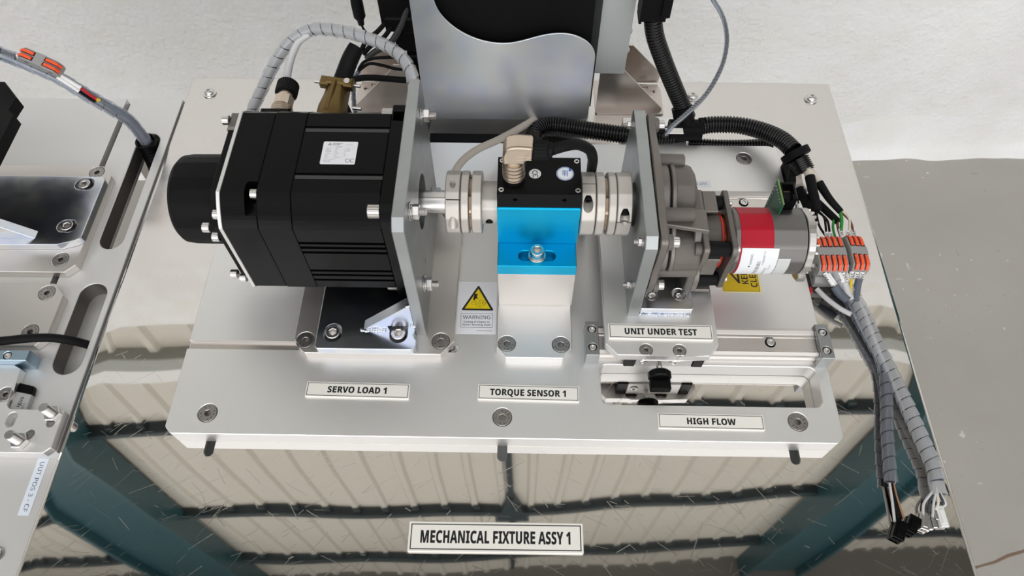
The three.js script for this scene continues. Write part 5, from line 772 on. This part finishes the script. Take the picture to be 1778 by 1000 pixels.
// ---------------------------------------------------------------- the neighbouring machine at the left
const LY = -0.004;
{
  const t = thing('side_table', 'pale metal table top of the neighbouring machine at the far left', 'table', [-0.75, FLOOR, 0.37]);
  part(t, 'sheet', prism('y', [[-1.15, 0.038], [-0.4165, 0.038], [-0.4165, 0.72], [-1.15, 0.72]], -0.0305, -0.0246, { bev: 0.001, holes: [slotXZ(-0.4494, -0.4226, 0.0986, 0.2703)] }), aluSoft);
  for (const x of [-1.1, -0.46]) for (const z of [0.08, 0.66]) part(t, 'leg', box(x - 0.02, x + 0.02, FLOOR, -0.0306, z - 0.02, z + 0.02, 0.002), steelSatin);
  part(t, 'lower_panel', box(-0.47, -0.416, -0.075, -0.07, 0.29, 0.45, 0.001), castDark);
  place(t, 'screw', capHead(0.0045, 0.002), blackMatte, [-0.434, -0.07, 0.345]);
  part(t, 'under_bracket', [box(-0.46, -0.42, -0.2, -0.19, 0.16, 0.2, 0.001), box(-0.46, -0.42, -0.22, -0.21, 0.215, 0.235, 0.001)], castDark);
  screw(t, 'button', [-0.447, -0.0246, 0.588], 'y', 0.006, 0.0035);
}
{
  const t = thing('slotted_plate', 'aluminium base plate of the left machine with two long oval slots and a dark groove', 'plate', [-0.7, -0.0246, 0.26]);
  const g = prism('y', [[-1.1, 0.0395], [-0.4128, 0.0395], [-0.4128, 0.5], [-1.1, 0.5]], -0.0245, LY, { bev: 0.0006, holes: [slotXZ(-0.4493, -0.4227, 0.0986, 0.2703), slotXZ(-0.4485, -0.4193, 0.3151, 0.4214)], curve: 24 });
  part(t, 'plate', csgCut(g, [box(-0.4842, -0.477, LY - 0.009, LY + 0.01, 0.0, 0.36, 0)]), aluPale);
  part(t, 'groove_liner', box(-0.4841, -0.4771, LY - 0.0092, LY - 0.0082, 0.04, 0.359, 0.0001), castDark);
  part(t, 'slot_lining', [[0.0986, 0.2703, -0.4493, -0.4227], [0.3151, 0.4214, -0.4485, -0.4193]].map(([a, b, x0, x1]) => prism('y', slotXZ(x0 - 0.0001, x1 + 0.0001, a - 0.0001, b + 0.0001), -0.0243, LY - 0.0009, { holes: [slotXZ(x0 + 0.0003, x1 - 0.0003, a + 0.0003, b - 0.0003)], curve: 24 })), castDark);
}
for (const [z0, z1, lab, sc] of [[0.1602, 0.308, 'aluminium adapter plate with cut corners under the zinc foot of the left machine', [[-0.4761, 0.1696], [-0.4761, 0.2914]]], [0.322, 0.3952, 'smaller aluminium adapter plate of the left machine, just behind the black lead', [[-0.476, 0.3334], [-0.4764, 0.3796]]]]) {
  const t = thing('adapter_plate', lab, 'plate', [-0.56, LY, (z0 + z1) / 2]);
  part(t, 'plate', prism('y', [[-0.7, z0], [-0.4714, z0], [-0.4575, z0 + 0.0145], [-0.4575, z1 - 0.0095], [-0.4665, z1], [-0.7, z1]], LY + 0.0001, 0.006, { bev: 0.0005, holes: cskHoles(sc, 0.0084) }), aluSide);
  for (const [x, z] of sc) screw(t, 'csk', [x, 0.006, z], 'y', 0.0084);
}
{
  const t = thing('foot_bracket', 'mirror-like zinc bracket foot with gusset on the left machine', 'bracket', [-0.56, 0.006, 0.23]); const hs = [[-0.4765, 0.196], [-0.4762, 0.2545]];
  part(t, 'foot_plate', prism('y', roundPoly([[-0.7, 0.184], [-0.456, 0.1845, 0.006], [-0.456, 0.2695, 0.004], [-0.4625, 0.274], [-0.4785, 0.2795], [-0.7, 0.2825]], 0.001), 0.0061, 0.016, { bev: 0.0008, bs: 2, holes: hs.map(([x, z]) => rr(x - 0.0105, x + 0.0105, z - 0.0078, z + 0.0078, 0.0077)) }), zinc);
  for (const [x, z] of hs) screw(t, 'cap', [x, 0.0085, z], 'y', 0.0066, 0.0092);
  part(t, 'gusset', prism('z', [[-0.505, 0.0158], [-0.6, 0.0158], [-0.6, 0.09]], 0.262, 0.272, { bev: 0.0006 }), zinc);
  part(t, 'upright_plate', box(-0.7, -0.601, 0.0161, 0.2, 0.26, 0.272, 0.0006), zincDull);
}
{
  const t = thing('end_stop', 'shiny blue-tinted zinc end stop with two screws on the left machine', 'block', [-0.5, LY, 0.411]);
  part(t, 'block', prism('y', [[-0.56, 0.4056], [-0.4605, 0.4056], [-0.4605, 0.4166], [-0.56, 0.4166]], LY + 0.0001, 0.0165, { bev: 0.0006, holes: [-0.481, -0.505].map((x) => circle(x, 0.4112, 0.0041)) }), std(lin(0.42, 0.55, 0.66), 1, 0.25));
  for (const x of [-0.481, -0.505]) screw(t, 'cap', [x, 0.0132, 0.4112], 'y', 0.0033, 0.0028);
}
{
  const t = thing('corner_plate', 'L-shaped aluminium plate with slot and two hex bolts at the front of the left machine', 'plate', [-0.52, LY, 0.46]);
  part(t, 'plate', prism('y', roundPoly([[-0.7, 0.4165, 0], [-0.4784, 0.4165, 0.0006], [-0.4705, 0.4206, 0.0006], [-0.4697, 0.4622, 0.007], [-0.4137, 0.4627, 0.0006], [-0.4125, 0.464, 0.0006], [-0.4125, 0.4995, 0.0006], [-0.4185, 0.5048, 0.0006], [-0.7, 0.5056, 0]], 0.0006), LY + 0.0001, 0.006, { bev: 0.0005, holes: [slotXZ(-0.464, -0.455, 0.4655, 0.4805), circle(-0.4215, 0.4755, 0.0042), circle(-0.437, 0.487, 0.0046), circle(-0.4755, 0.4475, 0.0075)] }), alu);
  screw(t, 'csk', [-0.4755, 0.006, 0.4475], 'y', 0.0072);
  for (const [x, z] of [[-0.4205, 0.4678], [-0.4418, 0.4945]]) { place(t, 'hex_nut', prism('y', circle(0, 0, 0.0082, 6), 0, 0.0055, { bev: 0.0007 }), steel, [x, 0.006, z]); const p = [[0.0045, 0.005]]; for (let i = 0; i < 11; i++) p.push([0.0047, 0.006 + i * 0.0012], [0.0042, 0.0066 + i * 0.0012]); p.push([0.004, 0.0195], [0, 0.0198]); place(t, 'stud', lathe('y', [0, 0, 0], p, 24, 0.2), steel, [x, 0.006, z]); }
}
{
  const t = thing('side_carriage', 'small silver rail carriage with printed side and black cap on the left machine', 'carriage', [-0.462, LY, 0.452]);
  const g = prism('y', [[-0.469, 0.4425], [-0.453, 0.4455], [-0.4525, 0.462], [-0.469, 0.462]], LY + 0.0001, 0.0015, { bev: 0.0003 }); faceUV(g, -0.469, -0.4525, 0.4425, 0.462);
  part(t, 'body', g, stickerMat(canvasTex(256, 300, (x, W, H) => { x.fillStyle = '#a9a9a6'; x.fillRect(0, 0, W, H); x.fillStyle = '#1d1d1f'; x.save(); x.translate(140, 250); x.rotate(-Math.PI / 2 + 0.1); x.font = 'bold 84px sans-serif'; x.fillText('igus', 0, 0); x.font = '50px sans-serif'; x.fillText('40-1', -20, 70); x.restore(); })));
  part(t, 'end_cap', prism('y', [[-0.469, 0.4335], [-0.4538, 0.437], [-0.4525, 0.4454], [-0.469, 0.4424]], LY + 0.0001, 0.002, { bev: 0.0005 }), blackPlastic);
}
flat('label_strip', -0.441, -0.4303, 0.4995, 0.5535, -0.0246, 0.0003, canvasTex(200, 1000, (x, W, H) => { x.fillStyle = '#e4ebf4'; x.fillRect(0, 0, W, H); x.save(); x.translate(65, 60); x.rotate(Math.PI / 2); x.fillStyle = '#26324c'; x.font = '104px sans-serif'; const s = 'UUT POS 3 - CF', k = 880 / x.measureText(s).width; x.scale(k, 1); x.fillText(s, 0, 0); x.restore(); }), 'white label strip reading UUT POS 3 - CF at the lower left edge');
solo('black_lead', sweep([[-0.57, 0.012, 0.4], [-0.4922, 0.016, 0.3955], [-0.4635, 0.018, 0.393], [-0.4424, 0.016, 0.3915], [-0.4282, 0.006, 0.3895], [-0.4235, -0.008, 0.386], [-0.4225, -0.03, 0.38], [-0.4225, -0.06, 0.376]], 0.0044, { n: 70, k: 14 }), rubber, 'black cable arching over the left machine into its second oval slot', 'cable', [-0.4235, -0.008, 0.386]);
{
  const t = thing('cable_grommet', 'black ribbed grommet where the spiral cable enters the first oval slot', 'grommet', [-0.436, LY, 0.1165]);
  part(t, 'collar', lathe('y', [-0.436, LY - 0.004, 0.1165], [[0.0092, 0], [0.0122, 0], [0.0122, 0.0105], [0.011, 0.012], [0.0092, 0.0105], [0.0092, 0]], 36), blackPlastic);
  part(t, 'corrugated_tail', sweep([[-0.436, -0.008, 0.1165], [-0.436, -0.04, 0.124], [-0.438, -0.09, 0.15], [-0.44, -0.15, 0.19]], wave(0.0115, 0.0042), { n: 240, k: 24 }), blackPlastic);
}
{
  const t = thing('black_drive', 'black drive housing edge entering the picture at the far left', 'motor', [-0.65, LY, 0.19]);
  part(t, 'housing', prism('y', [[-0.8, 0.1229], [-0.5454, 0.1229], [-0.522, 0.1481], [-0.5235, 0.1665], [-0.5154, 0.1735], [-0.515, 0.235], [-0.8, 0.235]], 0.086, 0.1, { bev: 0.001 }), blackSatin);
  part(t, 'support_post', box(-0.79, -0.73, LY + 0.0001, 0.086, 0.16, 0.2, 0.002), zincDull);
}
renderer.render(scene, camera);
